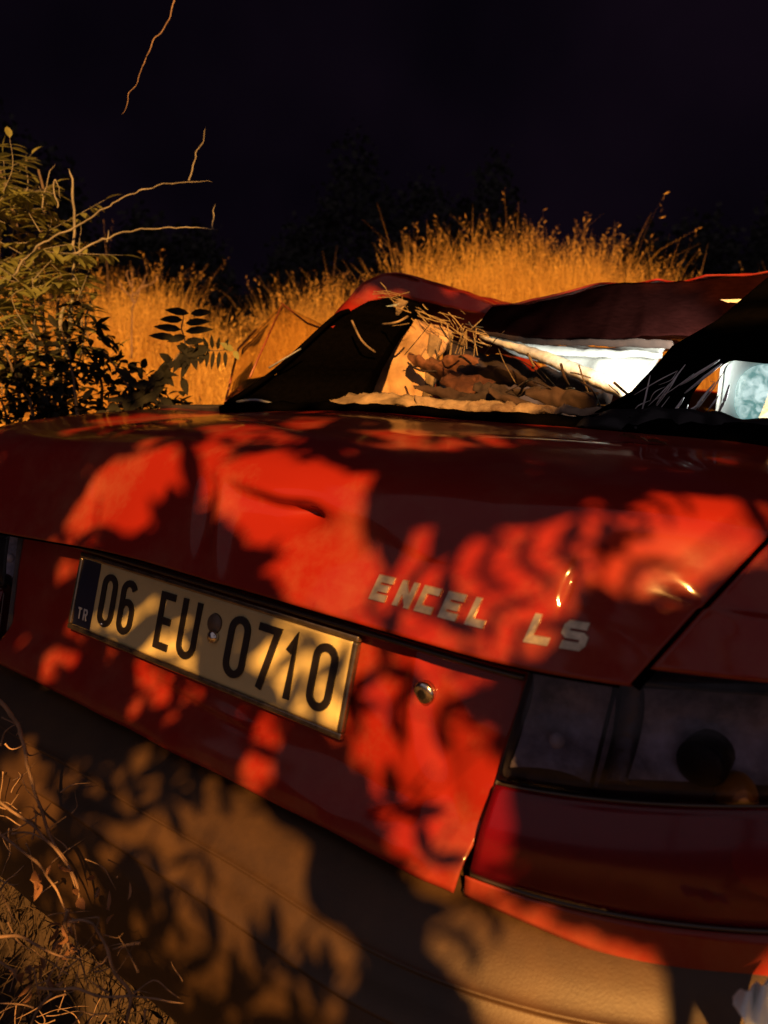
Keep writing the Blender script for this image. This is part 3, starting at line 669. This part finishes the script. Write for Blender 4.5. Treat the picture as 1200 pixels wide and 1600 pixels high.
tag(blades('dead_grass', gp, .05, .24, .003, mat('dead_grass', (.018, .011, .007), .9, col2=(.05, .03, .017), scale=6), .6, 8), 'dark dead grass on the ground below the rear bumper', 'grass', kind='stuff')
# far wood: one dark mass of crowns
rg2 = np.random.RandomState(3); VV = []; FF = []
n = 60000; u = rg2.uniform(-250, 1450, n); d = rg2.uniform(34, 44, n); l_ = (u-600)/1160*d
top = 7.5+2.2*np.sin(u*.011+1)+1.3*np.sin(u*.027)+.8*np.sin(u*.061)
z = rg2.rand(n)**.7*top; cc = CAM[:2][None]+_fw[:2][None]*d[:, None]+_r[:2][None]*l_[:, None]
c3 = np.concatenate([cc, z[:, None]], 1)+rg2.normal(0, .25, (n, 3)); a = rg2.normal(0, 1, (n, 3)); a /= np.linalg.norm(a, axis=1)[:, None]; b = np.cross(a, rg2.normal(0, 1, (n, 3))); b /= np.linalg.norm(b, axis=1)[:, None]
s_ = rg2.uniform(.06, .22, n)[:, None]; VV = np.stack([c3-a*s_, c3+b*s_*.7, c3+a*s_, c3-b*s_*.7], 1).reshape(-1, 3); q = np.arange(n)*4
tag(fastmesh('far_wood', VV, np.stack([q, q+1, q+2, q+3], -1), mat('night_foliage', (.012, .012, .008), .8)), 'black mass of trees far behind the grass bank at night', 'wood', kind='stuff')

# ------------------------------------------------------------------ plants
def leaf(mb, p, d, n, L, w, fold=.25):
    """a pointed folded leaf from p along d, face normal n"""
    d = d/np.linalg.norm(d); s = np.cross(d, n); s /= (np.linalg.norm(s)+1e-9); n = np.cross(s, d)
    r = []
    for t, ww in ((.0, .08), (.22, .85), (.5, 1.0), (.78, .62), (1.0, .02)):
        c = p+d*L*t - n*L*.18*t*t
        r += [c+s*w/2*ww+n*w*fold*ww*.5, c-n*.0, c-s*w/2*ww+n*w*fold*ww*.5]
    mb.add(r, [(3*i+k, 3*i+k+1, 3*i+k+4, 3*i+k+3) for i in range(4) for k in range(2)])
def frond(lm, sm, pts, pairs, L, w, rng, r=.0016, droop=.25, spread=1.0, minify=.55):
    """pinnate leaf: rachis through pts, leaflets in pairs"""
    R_ = resample(pts, pairs*2+2); sm.tube(R_, [r*(1-.6*i/len(R_)) for i in range(len(R_))], 4)
    for k in range(pairs):
        i = 2+2*k - (1 if k == pairs-1 else 0); i = min(i, len(R_)-2)
        t = R_[i+1]-R_[i-1]; t /= np.linalg.norm(t); side = np.cross(t, V((0, 0, 1.))); side /= (np.linalg.norm(side)+1e-9)
        sc = 1-(1-minify)*abs(2*(k+.5)/pairs-1)
        for sg in (-1, 1):
            dd = side*sg*spread + t*.45 + V((0, 0, -droop)) + V([rng.uniform(-.15, .15) for _ in range(3)])
            leaf(lm, R_[i], dd, V((rng.uniform(-.3, .3), rng.uniform(-.3, .3), 1)), L*sc*rng.uniform(.85, 1.1), w*sc, .2)
    leaf(lm, R_[-1], R_[-1]-R_[-2], V((0, 0, 1)), L*.7, w*.7)
rp = random.Random(21)
# 1. lit sapling at the left, pinnate yellow-green leaves
base = at(70, 800, 2.35); base[2] = ter(base[0], base[1])
sap = empty('roadside_sapling', base, 'yellow-green leafy sapling lit by the lamp at the left edge', 'sapling')
sm = MB(); 
stems = [[(60, 900), (62, 640), (50, 470), (20, 330), (-10, 240)], [(80, 900), (95, 620), (90, 480), (110, 400)], [(40, 900), (30, 620), (10, 500), (-30, 400)], [(70, 900), (75, 600), (60, 420), (70, 320), (60, 265)]]
fr_ = [((30, 340), (10, 290), (5, 240)), ((40, 400), (80, 350), (60, 290)), ((20, 400), (-10, 420), (-40, 460)), ((55, 470), (90, 440), (140, 440)), ((60, 500), (20, 470), (-20, 480)), ((95, 560), (130, 520), (145, 470)),
       ((90, 600), (50, 570), (10, 590)), ((92, 520), (120, 470), (140, 420)), ((30, 560), (0, 520), (-30, 510)), ((95, 490), (70, 440), (30, 410)), ((60, 620), (100, 590), (135, 560)), ((40, 600), (70, 540), (110, 500)), ((50, 440), (90, 400), (130, 400)), ((20, 330), (30, 270), (50, 240)), ((10, 480), (40, 420), (60, 380)),
       ((0, 560), (30, 500), (80, 470)), ((80, 650), (40, 620), (0, 640)), ((60, 540), (95, 500), (120, 480)), ((5, 300), (20, 260), (15, 215)), ((-20, 330), (20, 300), (60, 300))]
fr_ += [tuple((a+rp.uniform(-45, 45), b+rp.uniform(-40, 60)) for a, b in [(x0, y0), (x0+rp.choice((-1, 1))*35, y0-30), (x0+rp.choice((-1, 1))*60, y0-40)]) for x0, y0 in [(rp.uniform(-30, 110), rp.uniform(300, 640)) for _ in range(42)]]
for sidx, st in enumerate(stems):
    b0 = MB(); pts = [at(u_, v_, 2.30+.05*sidx) for u_, v_ in st]; b0.tube(smooth_pts(pts, 5), [.008*(1-.7*i/(len(st)*5)) for i in range((len(st)-1)*5+1)], 6); b0.build('stem', BARK, sap, True)
for k, f in enumerate(fr_):
    lm = MB(); d0 = 2.02+rp.uniform(-.08, .25); pts = [at(u_, v_, d0+rp.uniform(-.06, .06)) for u_, v_ in f]
    s2 = MB(); frond(lm, s2, smooth_pts(pts, 3), 8, .072, .026, rp, .0014, .35)
    lo_ = tag(lm.build('frond', LEAFL, sap), kind='stuff'); s2.build('leaf_stalk', STALK, lo_, True)
# 2. pale upright stalks and the two long arching ones
wd = at(110, 800, 2.05); wd[2] = ter(wd[0], wd[1])
weed = empty('tall_dry_weed', wd, 'pale bare stalks rising among the leaves at the left, two arching right', 'weed')
def stalk(par, px, d, r0, r1, m=STALK, name='stalk'):
    pts = [at(*(q if len(q) == 3 else (q[0], q[1], d))) for q in px]; pp = [p+V([noise.noise(Vector(p*38)+Vector((k_*9, 0, 0)))*.0035*d for k_ in range(3)]) for p in smooth_pts(pts, 6)]
    m_ = len(pp)-1; b = MB(); b.tube(pp, [(r0+(r1*.7-r0)*i/m_)*(1+.25*(i % 6 == 0))*min(1, .25+(m_-i)*.25) for i in range(len(pp))], 6); return b.build(name, m, par, True)
for px, r0, r1 in (([(100, 860), (100, 640), (110, 500), (116, 400), (113, 300), (108, 262)], .0075, .003), ([(92, 860), (86, 640), (96, 500), (104, 470)], .009, .004), ([(60, 700), (55, 520), (48, 410)], .0025, .0015), ([(66, 330), (75, 285), (83, 255)], .002, .001),
                   ([(130, 600), (125, 400), (127, 350)], .0016, .001), ([(90, 325), (83, 295), (86, 280), (95, 312)], .002, .0015), ([(42, 330), (43, 290), (42, 240)], .0018, .001), ([(167, 378), (168, 360)], .002, .002), ([(140, 470), (125, 560), (110, 640)], .003, .002)):
    stalk(weed, px, 2.02, r0, r1)
stalk(weed, [(20, 430), (60, 385), (110, 358), (150, 335), (190, 310), (225, 297), (270, 286), (330, 283)], 1.98, .0032, .0013)
stalk(weed, [(110, 400), (125, 392), (160, 376), (200, 363), (240, 357), (290, 356), (342, 358)], 2.0, .0034, .0016)
stalk(weed, [(296, 282), (305, 245), (313, 225), (322, 200)], 1.98, .0022, .0014); stalk(weed, [(333, 357), (333, 335), (337, 318)], 2.0, .0018, .0012)
SKYTWIG = mat('dull_twig', (.10, .06, .045), rough=.85, col2=(.20, .13, .09), scale=40)
# 3. twig hanging in from above
tw = empty('hanging_twig', at(275, -40, 1.7), 'thin bare brown twig hanging down into the night sky, upper left', 'twig')
stalk(tw, [(276, -60), (270, 0), (262, 35), (244, 60), (232, 78), (226, 96), (218, 118), (204, 145), (191, 180)], 1.7, .0019, .0011, SKYTWIG, 'stem')
# 4. dark leafy shrub between the sapling and the car
db = at(120, 760, 1.98); db[2] = ter(db[0], db[1])
dk = empty('dark_shrub', db, 'dark shaded shrub with small rounded leaves beside the left rear corner of the car', 'shrub')
brs = [[(130, 780), (120, 640), (110, 560), (90, 500)], [(150, 780), (160, 620), (150, 560), (120, 490)], [(170, 780), (210, 640), (190, 590), (160, 545)], [(60, 780), (50, 640), (20, 580), (0, 520)], [(90, 780), (80, 640), (60, 600)], [(180, 780), (240, 650), (250, 630)], [(20, 780), (10, 660), (-10, 600)]]
for st in brs:
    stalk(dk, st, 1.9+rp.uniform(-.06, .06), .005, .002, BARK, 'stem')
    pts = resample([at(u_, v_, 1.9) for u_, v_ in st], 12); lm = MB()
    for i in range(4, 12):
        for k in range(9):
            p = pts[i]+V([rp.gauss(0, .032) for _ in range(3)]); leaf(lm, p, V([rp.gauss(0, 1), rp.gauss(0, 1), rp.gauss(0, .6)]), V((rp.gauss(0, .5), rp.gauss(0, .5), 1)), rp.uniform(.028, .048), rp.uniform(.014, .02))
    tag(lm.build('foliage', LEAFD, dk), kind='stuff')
# a rounder fill along the foot
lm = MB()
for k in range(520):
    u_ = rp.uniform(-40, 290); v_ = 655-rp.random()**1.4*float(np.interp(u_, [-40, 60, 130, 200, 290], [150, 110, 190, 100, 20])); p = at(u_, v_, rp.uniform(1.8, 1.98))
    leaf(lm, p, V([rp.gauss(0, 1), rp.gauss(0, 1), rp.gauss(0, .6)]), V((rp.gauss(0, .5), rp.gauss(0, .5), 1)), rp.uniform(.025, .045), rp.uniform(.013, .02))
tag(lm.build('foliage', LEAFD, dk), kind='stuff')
# 5. sprig with long leaflets in front of the lit grass
sb = at(265, 700, 1.82); sb[2] = .1
spg = empty('leafy_sprig', sb, 'dark sprig with long drooping leaflets silhouetted against bright grass', 'plant')
stalk(spg, [(262, 760), (262, 650), (240, 610), (262, 575), (290, 545), (330, 545), (365, 548)], 1.80, .0035, .0012, BARK, 'stem')
stalk(spg, [(290, 545), (285, 500), (295, 482)], 1.80, .002, .001, BARK, 'stem'); stalk(spg, [(262, 575), (280, 560), (290, 600)], 1.80, .0015, .001, BARK, 'stem')
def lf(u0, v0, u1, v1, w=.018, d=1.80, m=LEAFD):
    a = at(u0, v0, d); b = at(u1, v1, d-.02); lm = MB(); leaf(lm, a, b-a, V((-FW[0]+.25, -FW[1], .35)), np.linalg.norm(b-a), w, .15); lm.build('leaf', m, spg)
for q in ((285, 500, 250, 497), (290, 505, 325, 500), (283, 515, 240, 508), (290, 518, 330, 512), (275, 528, 232, 522), (295, 490, 258, 482), (298, 490, 328, 486), (282, 535, 300, 560), (270, 560, 240, 590), (265, 570, 228, 600), (290, 548, 270, 580), (300, 546, 282, 590), (262, 590, 225, 605), (258, 598, 230, 625), (275, 565, 310, 560),
          (325, 545, 318, 528), (332, 545, 330, 524), (340, 546, 342, 528), (350, 546, 356, 530), (325, 548, 322, 572), (334, 549, 330, 575), (343, 549, 340, 575), (352, 549, 352, 572), (250, 620, 275, 640), (245, 615, 210, 632), (285, 590, 292, 615), (312, 545, 300, 530), (240, 605, 200, 600), (232, 625, 195, 618), (262, 600, 262, 575), (225, 620, 205, 640), (280, 575, 300, 548), (268, 565, 250, 552), (290, 525, 262, 532), (288, 535, 318, 530), (215, 600, 190, 585), (206, 590, 180, 575), (300, 548, 306, 575), (258, 640, 262, 655), (240, 630, 290, 642)):
    lf(*q, w=.019 if q[0] < 310 else .010)
rq = random.Random(8)
stalk(spg, [(140, 660), (190, 630), (235, 605), (262, 578)], 1.82, .003, .0015, BARK, 'stem')
for k in range(44):
    t = rq.random(); x0 = 160+t*165; y0 = float(np.interp(x0, [160, 235, 262, 290, 340], [645, 605, 578, 548, 545]))+rq.uniform(-4, 6); a = rq.uniform(0, 6.28); L = rq.uniform(16, 36)*(1-.3*t)
    lf(x0, y0, x0+L*math.cos(a), y0+L*.7*math.sin(a)+6, w=rq.uniform(.010, .020))
lf(365, 548, 345, 535, .016, m=LEAFL); lf(366, 548, 372, 560, .014, m=LEAFL)
# 6. small dry plant on the bank
sd = at(205, 560, 4.2); dp = empty('dry_bank_weed', (sd[0], sd[1], ter(sd[0], sd[1])), 'small branching brown weed above the brightest grass patch on the left', 'weed')
for px in ([(205, 560), (207, 470), (205, 415)], [(207, 480), (225, 440), (230, 425)], [(206, 470), (190, 445), (185, 435)], [(207, 460), (238, 440), (243, 430)], [(206, 450), (198, 430), (200, 420)]):
    stalk(dp, px, 4.2, .006, .003, TWIG, 'stem')
# 7. dead twigs at the lower left, near the camera
dbs = at(120, 1620, .95); ds = empty('dead_shrub', (dbs[0], dbs[1], 0), 'tangle of dry bare brown twigs at the lower left in front of the bumper', 'shrub')
TW = [([(-10, 1090), (15, 1115), (32, 1145), (50, 1220), (75, 1300), (100, 1345), (118, 1385)], .9, .0026, .0018), ([(-10, 1245), (50, 1290), (90, 1330), (118, 1378), (122, 1420)], .88, .0018, .002), ([(-10, 1300), (55, 1345), (85, 1385), (110, 1440)], .85, .0018, .0014),
      ([(0, 1120), (30, 1135), (25, 1150)], .9, .001, .001), ([(52, 1230), (70, 1290), (80, 1310)], .9, .0012, .001), ([(-10, 1255), (10, 1262), (30, 1240)], .9, .001, .001), ([(108, 1443), (140, 1440), (152, 1450), (168, 1490), (180, 1520), (203, 1560), (195, 1610)], .82, .0016, .0028),
      ([(60, 1542), (110, 1546), (150, 1553), (200, 1558), (245, 1560), (290, 1566)], .8, .0016, .0012), ([(-10, 1466), (25, 1462), (60, 1478), (95, 1492), (130, 1498)], .8, .0020, .0008), ([(203, 1558), (240, 1530), (262, 1548), (280, 1560)], .84, .0010, .0008), ([(170, 1490), (160, 1508), (150, 1505)], .82, .001, .0008),
      ([(80, 1550), (60, 1580), (40, 1610)], .8, .0018, .0014), ([(152, 1450), (155, 1432), (130, 1436)], .82, .0014, .001), ([(175, 1484), (200, 1476), (220, 1471)], .83, .001, .0006), ([(-10, 1500), (20, 1515), (28, 1535)], .78, .0015, .001), ([(110, 1440), (90, 1500), (60, 1560)], .84, .0014, .001), ([(105, 1420), (100, 1450), (110, 1490)], .84, .003, .002)]
for px, d, r0, r1 in TW: stalk(ds, px, d, r0*1.0, r1*1.0, TWIG, 'branch')
rt = random.Random(5)
for k in range(230):
    u_, v_ = rt.uniform(-20, 360), rt.uniform(1080, 1620)
    if v_ < 1110+u_*1.3 or u_ > 300: continue
    d = rt.uniform(.8, 1.1); a = rt.uniform(0, 6.28); L = rt.uniform(30, 90); px = [(u_, v_), (u_+L*.5*math.cos(a)+rt.uniform(-9, 9), v_+L*.5*math.sin(a)+rt.uniform(-9, 9)), (u_+L*math.cos(a), v_+L*math.sin(a))]
    stalk(ds, px, d, rt.choice((.0006, .001, .0014)), .0004, TWIG, 'branch')
lm = MB()
for (u_, v_, n_) in ((50, 1530, 14), (85, 1500, 6), (65, 1370, 6), (130, 1380, 4), (150, 1430, 4), (100, 1440, 6)):
    for k in range(n_):
        p = at(u_+rt.gauss(0, 18), v_+rt.gauss(0, 16), .84+rt.uniform(-.03, .05)); leaf(lm, p, V([rt.gauss(0, 1) for _ in range(3)]), V([rt.gauss(0, 1) for _ in range(3)]), rt.uniform(.010, .022), rt.uniform(.004, .010), .8)
tag(lm.build('withered_leaf', DRYLEAF, ds), kind='stuff')
# straw caught on the crushed roof
mb = MB(); rw = random.Random(9)
for k in range(60):
    u_ = rw.uniform(595, 760); v_ = 468+(u_-600)*.38+rw.gauss(0, 11); a = rw.gauss(.35, .5); L = rw.uniform(8, 48); y = .86+(u_-600)/145*.07+rw.uniform(-.05, .02)
    mb.tube([aty(u_-L/2*math.cos(a), v_-L/2*math.sin(a), y), aty(u_+rw.gauss(0, 2), v_+rw.gauss(0, 2), y-.006), aty(u_+L/2*math.cos(a), v_+L/2*math.sin(a), y)], rw.uniform(.0004, .0012), 4)
for k in range(16):
    u_ = rw.uniform(700, 745); v_ = rw.uniform(510, 530); mb.tube([aty(u_, v_, .88), aty(u_+rw.gauss(-4, 4), v_+rw.uniform(15, 45), .88)], .0009, 4)
tag(mb.build('straw', STRAW), 'loose straw caught under the crumpled rear edge of the roof', 'straw', kind='stuff')
# scraps on the boot lid
for k, (u_, v_) in enumerate(((985, 685), (1010, 690), (966, 682))):
    p = aty(u_, v_, .36); lm = MB(); leaf(lm, p, V((1, .3*k-.3, .1)), V((0, .2, 1)), .028, .016, .5)
    tag(lm.build('dead_leaf', DRYLEAF), ['curled dead leaf on the boot below the right window pillar, middle of three', 'curled dead leaf on the boot lid, rightmost of three', 'curled dead leaf on the boot lid, leftmost of three'][k], 'leaf', 'dead leaves on the boot lid')
# pale crumpled plastic at the bottom right
c0 = [aty(*q) for q in ((1146, 1560, -.03), (1158, 1547, -.02), (1170, 1550, -.03), (1182, 1534, 0), (1193, 1541, -.02), (1206, 1524, .01), (1220, 1530, 0), (1240, 1512, .02))]
c1 = [aty(*q) for q in ((1146, 1570, -.04), (1160, 1590, -.05), (1170, 1612, -.05), (1185, 1640, -.05), (1240, 1660, -.05))]
tag(ruled('plastic_scrap', c0, c1, CLOTH, None, 60, 40, .005, 12, .002, .004), 'crumpled pale plastic scrap at the right end of the bumper', 'scrap')

# ------------------------------------------------------------------ tree behind the photographer whose leaves shade the car
# lit patches between the leaf shadows, in the picture's own pixels (only used to choose where leaves grow)
LIT = [[(128, 775), (165, 745), (205, 732), (240, 726), (228, 752), (242, 772), (222, 790), (238, 806), (222, 822), (246, 842), (200, 830), (178, 800), (170, 830), (140, 805)], [(266, 730), (296, 724), (300, 770), (276, 786)],
       [(345, 712), (420, 724), (530, 768), (548, 800), (500, 816), (440, 795), (385, 765)], [(350, 795), (372, 800), (398, 850), (380, 856)], [(400, 800), (425, 830), (420, 868), (408, 868)],
       [(452, 925), (478, 892), (508, 852), (540, 856), (556, 940), (500, 940)], [(562, 850), (585, 862), (612, 900), (585, 930), (575, 900)], [(560, 952), (650, 960), (720, 1000), (700, 1010), (560, 975)],
       [(650, 870), (700, 880), (760, 925), (830, 985), (850, 1050), (800, 1030), (770, 975), (700, 930), (640, 910)], [(840, 960), (872, 985), (865, 1050), (835, 1040)],
       [(790, 768), (1010, 850), (1120, 892), (1000, 900), (880, 850)], [(890, 775), (1230, 785), (1150, 888), (1060, 858)], [(740, 826), (850, 872), (900, 905), (860, 905), (760, 850)],
       [(158, 900), (178, 905), (190, 940), (170, 960)], [(190, 920), (206, 930), (215, 1000), (190, 990)], [(226, 960), (262, 985), (345, 1050), (330, 1070), (215, 1020)], [(345, 1000), (545, 1062), (540, 1140), (440, 1100), (380, 1050)], [(330, 965), (352, 972), (350, 1000), (332, 995)],
       [(185, 1076), (250, 1078), (290, 1105), (210, 1096)], [(378, 1125), (425, 1135), (432, 1182), (385, 1168)], [(420, 1195), (460, 1225), (430, 1222), (370, 1170)],
       [(580, 1055), (606, 1042), (604, 1120), (592, 1160)], [(572, 1040), (618, 1036), (640, 1120), (735, 1190), (752, 1262), (716, 1370), (600, 1300), (650, 1262), (600, 1170)], [(600, 1130), (650, 1250), (622, 1235)], [(690, 1180), (722, 1190), (748, 1262), (716, 1366), (640, 1300), (715, 1270)], [(525, 1236), (562, 1240), (555, 1262), (530, 1258)], [(722, 1374), (760, 1374), (785, 1402), (735, 1392)],
       [(650, 1425), (720, 1422), (1010, 1535), (1140, 1640), (750, 1660), (690, 1510)], [(400, 1275), (440, 1286), (500, 1335), (440, 1330)], [(360, 1340), (420, 1340), (505, 1380), (480, 1420), (400, 1400)], [(310, 1405), (420, 1400), (520, 1460), (590, 1600), (520, 1590), (380, 1480)], [(300, 1260), (400, 1300), (440, 1400), (600, 1600), (480, 1600), (330, 1480), (250, 1360)], [(172, 1215), (235, 1228), (268, 1300), (225, 1285), (180, 1250)], [(280, 1195), (325, 1215), (310, 1222), (270, 1205)],
       [(530, 680), (640, 684), (730, 692), (640, 698)], [(450, 660), (540, 664), (470, 668)], [(330, 668), (400, 672), (340, 676)], [(75, 1230), (115, 1255), (110, 1275)], [(20, 998), (90, 1004), (140, 1050), (60, 1030)], [(100, 1110), (150, 1130), (140, 1150)], [(130, 640), (350, 640), (350, 644), (130, 648)],
       [(78, 876), (104, 880), (100, 920), (80, 910)], [(505, 640), (545, 560), (565, 488), (605, 478), (700, 488), (780, 535), (950, 572), (985, 622), (800, 600), (700, 575), (675, 640)], [(1140, 1520), (1300, 1500), (1300, 1680), (1140, 1640)], [(1130, 1300), (1195, 1300), (1195, 1385), (1140, 1380)], [(855, 885), (890, 885), (882, 945), (850, 945)], [(-200, 100), (150, 100), (150, 470), (110, 560), (90, 500), (-200, 530)]]
LIT = [[(sum(q[0] for q in p)/len(p)*(1-e)+x*e, sum(q[1] for q in p)/len(p)*(1-e)+y*e) for x, y in p] for p in LIT for e in [1.22 if 690 < sum(q[1] for q in p)/len(p) < 1330 and not (150 < p[0][0] < 350 and 890 < p[0][1] < 1010) else .9 if p[0][0] < 350 and 890 < p[0][1] < 1010 else 1.0]]
def inpoly(u, v, poly):
    r = False; n = len(poly); j = n-1
    for i in range(n):
        (xi, yi), (xj, yj) = poly[i], poly[j]
        if (yi > v) != (yj > v) and u < (xj-xi)*(v-yi)/(yj-yi)+xi: r = not r
        j = i
    return r
def lit(u, v): return any(inpoly(u, v, p) for p in LIT)
def hit(o, d):                                         # first car (or shrub) surface a light ray meets
    best = None
    def tryp(t, ok):
        nonlocal best
        if t > 0 and (best is None or t < best):
            p = o+d*t
            if ok(p): best = t
    for off, z0, z1 in ((-.022, .776, .93), (.008, .55, .785)):
        k = d[1]-TA*d[2]
        if abs(k) > 1e-6:
            e = 0
            for _ in range(5):
                t = ((o[2]-.70)*TA+off+e-o[1])/k; e = .5*e+.5*min(.2, cx(max(-.85, min(.79, o[0]+d[0]*t))))
            tryp(t, lambda p: abs(p[0]) < .8 and z0 < p[2] <= z1)
    if d[2]: tryp((.945-o[2])/d[2], lambda p: abs(p[0]) < .75 and .04 < p[1] < .5)
    e = 0
    for _ in range(5):
        t = (-.12+e-o[1])/d[1]; e = .5*e+.5*min(.2, bcx(o[0]+d[0]*t))
    tryp(t, lambda p: abs(p[0]) < .8 and .2 < p[2] < .505)
    tryp((.54-o[1])/d[1], lambda p: .27 < p[0] < .8 and .96 < p[2] < .96+.24*min(1, (p[0]-.25)/.25))
    tryp((.90-o[1])/d[1], lambda p: abs(p[0]) < .8 and .96 < p[2] < 1.36)
    e = e*0+0
    k = d[2]-d[1]*.42; 
    if abs(k) > 1e-6:
        for _ in range(5):
            t = (.552+(o[1]-e)*.42-o[2])/k; e = .5*e+.5*min(.2, bcx(o[0]+d[0]*t))
        tryp(t, lambda p: abs(p[0]) < .8 and -.105 < p[1]-e < -.02)
    tryp((-1.02-o[0])/d[0], lambda p: .3 < p[2] < 2.2 and -.3 < p[1] < 2)
    if d[2]: tryp((.04-o[2])/d[2], lambda p: -3 < p[0] < 1 and -1.6 < p[1] < -.1)
    if best is None: return None
    return o+d*best
def infrustum(p, m=60):
    u, v, z = proj(p); return z > .0 and -m < u < 1200+m and -m < v < 1600+m
def front(q): return (q-CAM)@_fw > -.60              # the crown stays well behind where the photographer stands
shade = MB(); rl = random.Random(77); cnt = 0; tries = 0; anchors = []
while cnt < 5600 and tries < 60000:
    tries += 1
    u_, v_ = (rl.uniform(430, 720), rl.uniform(1230, 1660)) if rl.random() < .10 else (rl.uniform(-120, 300), rl.uniform(1250, 1750)) if rl.random() < .12 else (rl.uniform(-60, 1260), rl.uniform(640, 1660)) if rl.random() < .72 else ((rl.uniform(-100, 400), rl.uniform(460, 650)) if rl.random() < .62 else (rl.uniform(480, 1260), rl.uniform(425, 700)))  # extra dense leaves at lower middle stand in for the photographer's shadow
    r0 = ray(u_, v_); tp_ = hit(CAM, r0)
    if tp_ is None: continue
    if lit(*proj(tp_)[:2]): continue
    d = LAMP-tp_; dist = np.linalg.norm(d); d /= dist
    s0 = .25
    while s0 < 4.6 and front(tp_+d*s0): s0 += .05
    if s0 >= 4.6: continue
    if 120 < u_ < 860 and 690 < v_ < 1420 and not (110 < u_ < 560 and abs(v_-(925+(u_-125)*.34)) < 70) and rl.random() < .45: continue
    if v_ > 1150 and not (430+(v_-1240)*.25 < u_ < 660+(v_-1240)*.22) and u_ < 1100 and v_ > 1130+.36*(u_-150) and rl.random() < .93: continue
    if 600 < u_ < 1200 and 780 < v_ < 1010 and rl.random() < .5: continue
    c_ = tp_+d*(s0+.03+rl.random()*.45)
    L = rl.choice([.03, .04, .06, .08, .11]); w = L*rl.uniform(.2, .42)
    dd = V([rl.gauss(0, 1) for _ in range(3)]); dd -= d*(dd@d)*.8; dd /= np.linalg.norm(dd); sd_ = np.cross(dd, d); sd_ /= np.linalg.norm(sd_)
    ok = True
    pen = .014
    for q in [c_+dd*(L*.5*a+pen*a)+sd_*(w*.5*b+pen*b) for a, b in ((1, 0), (-1, 0), (0, 1), (0, -1), (0, 0), (.5, 0), (-.5, 0))]:
        if front(q-d*.05): ok = False; break
        h_ = hit(q, (q-LAMP)/np.linalg.norm(q-LAMP))
        if h_ is not None and lit(*proj(h_)[:2]): ok = False; break
    if not ok: continue
    leaf(shade, c_-dd*L*.5, dd, d+V([rl.gauss(0, .2) for _ in range(3)]), L, w, .1); cnt += 1
    if cnt % 14 == 0: anchors.append(c_)
for k in range(20):
    u_, v_ = rl.uniform(60, 1000), rl.uniform(700, 1560); tp_ = hit(CAM, ray(u_, v_))
    if tp_ is None: continue
    d = LAMP-tp_; d /= np.linalg.norm(d); s0 = .25
    while s0 < 4.6 and front(tp_+d*s0): s0 += .05
    a = V([rl.gauss(0, 1) for _ in range(3)]); a -= d*(a@d); a /= np.linalg.norm(a); c_ = tp_+d*(s0+.06); L = rl.uniform(.07, .20)
    if front(c_+a*L*1.4) and front(c_-a*L*1.4): continue
    shade.tube([c_-a*L, c_+d*.01, c_+a*L], .0016, 4)
    b = np.cross(a, d)
    for q in range(7):
        for sg in (-1, 1): leaf(shade, c_+a*L*(q*.26-.8), b*sg+a*.9, d, L*.36*(1-.06*q), L*.09, .05)
print('shade leaves', cnt, 'tries', tries)
tb = V((2.75, -2.6, 0)); tree = empty('young_tree', tb, 'young leafy tree behind the viewer whose leaves dapple the boot of the wreck', 'tree')

cen = np.mean(np.array(anchors), 0)
top = cen+V((.68, .40, .10)); tb[:2] = top[:2]+V((.30, -.25)); tree.location = tuple(tb); tag(shade.build('foliage', LEAFD, tree), kind='stuff')
mb = MB(); mb.tube(smooth_pts([tb, tb*.85+top*.15+V((.1, 0, .5)), tb*.5+top*.5+V((.1, -.05, .35)), top], 6), [.055-.002*i for i in range(19)], 10); mb.build('trunk', BARK, tree, True)
for k in range(0, len(anchors), 11):
    e = anchors[k]; b = top+(cen-top)*rl.random()*.6; mb = MB()
    if np.linalg.norm(e-b) < .1: continue
    # limbs bow up and back, out of the light that reaches the boot
    mb.tube(smooth_pts([top, (top+e)/2+V((.10, -.14, .20)), e+V((.02, -.03, .03))], 5), [.0045-.00035*i for i in range(11)], 5); mb.build('branch', BARK, tree, True)
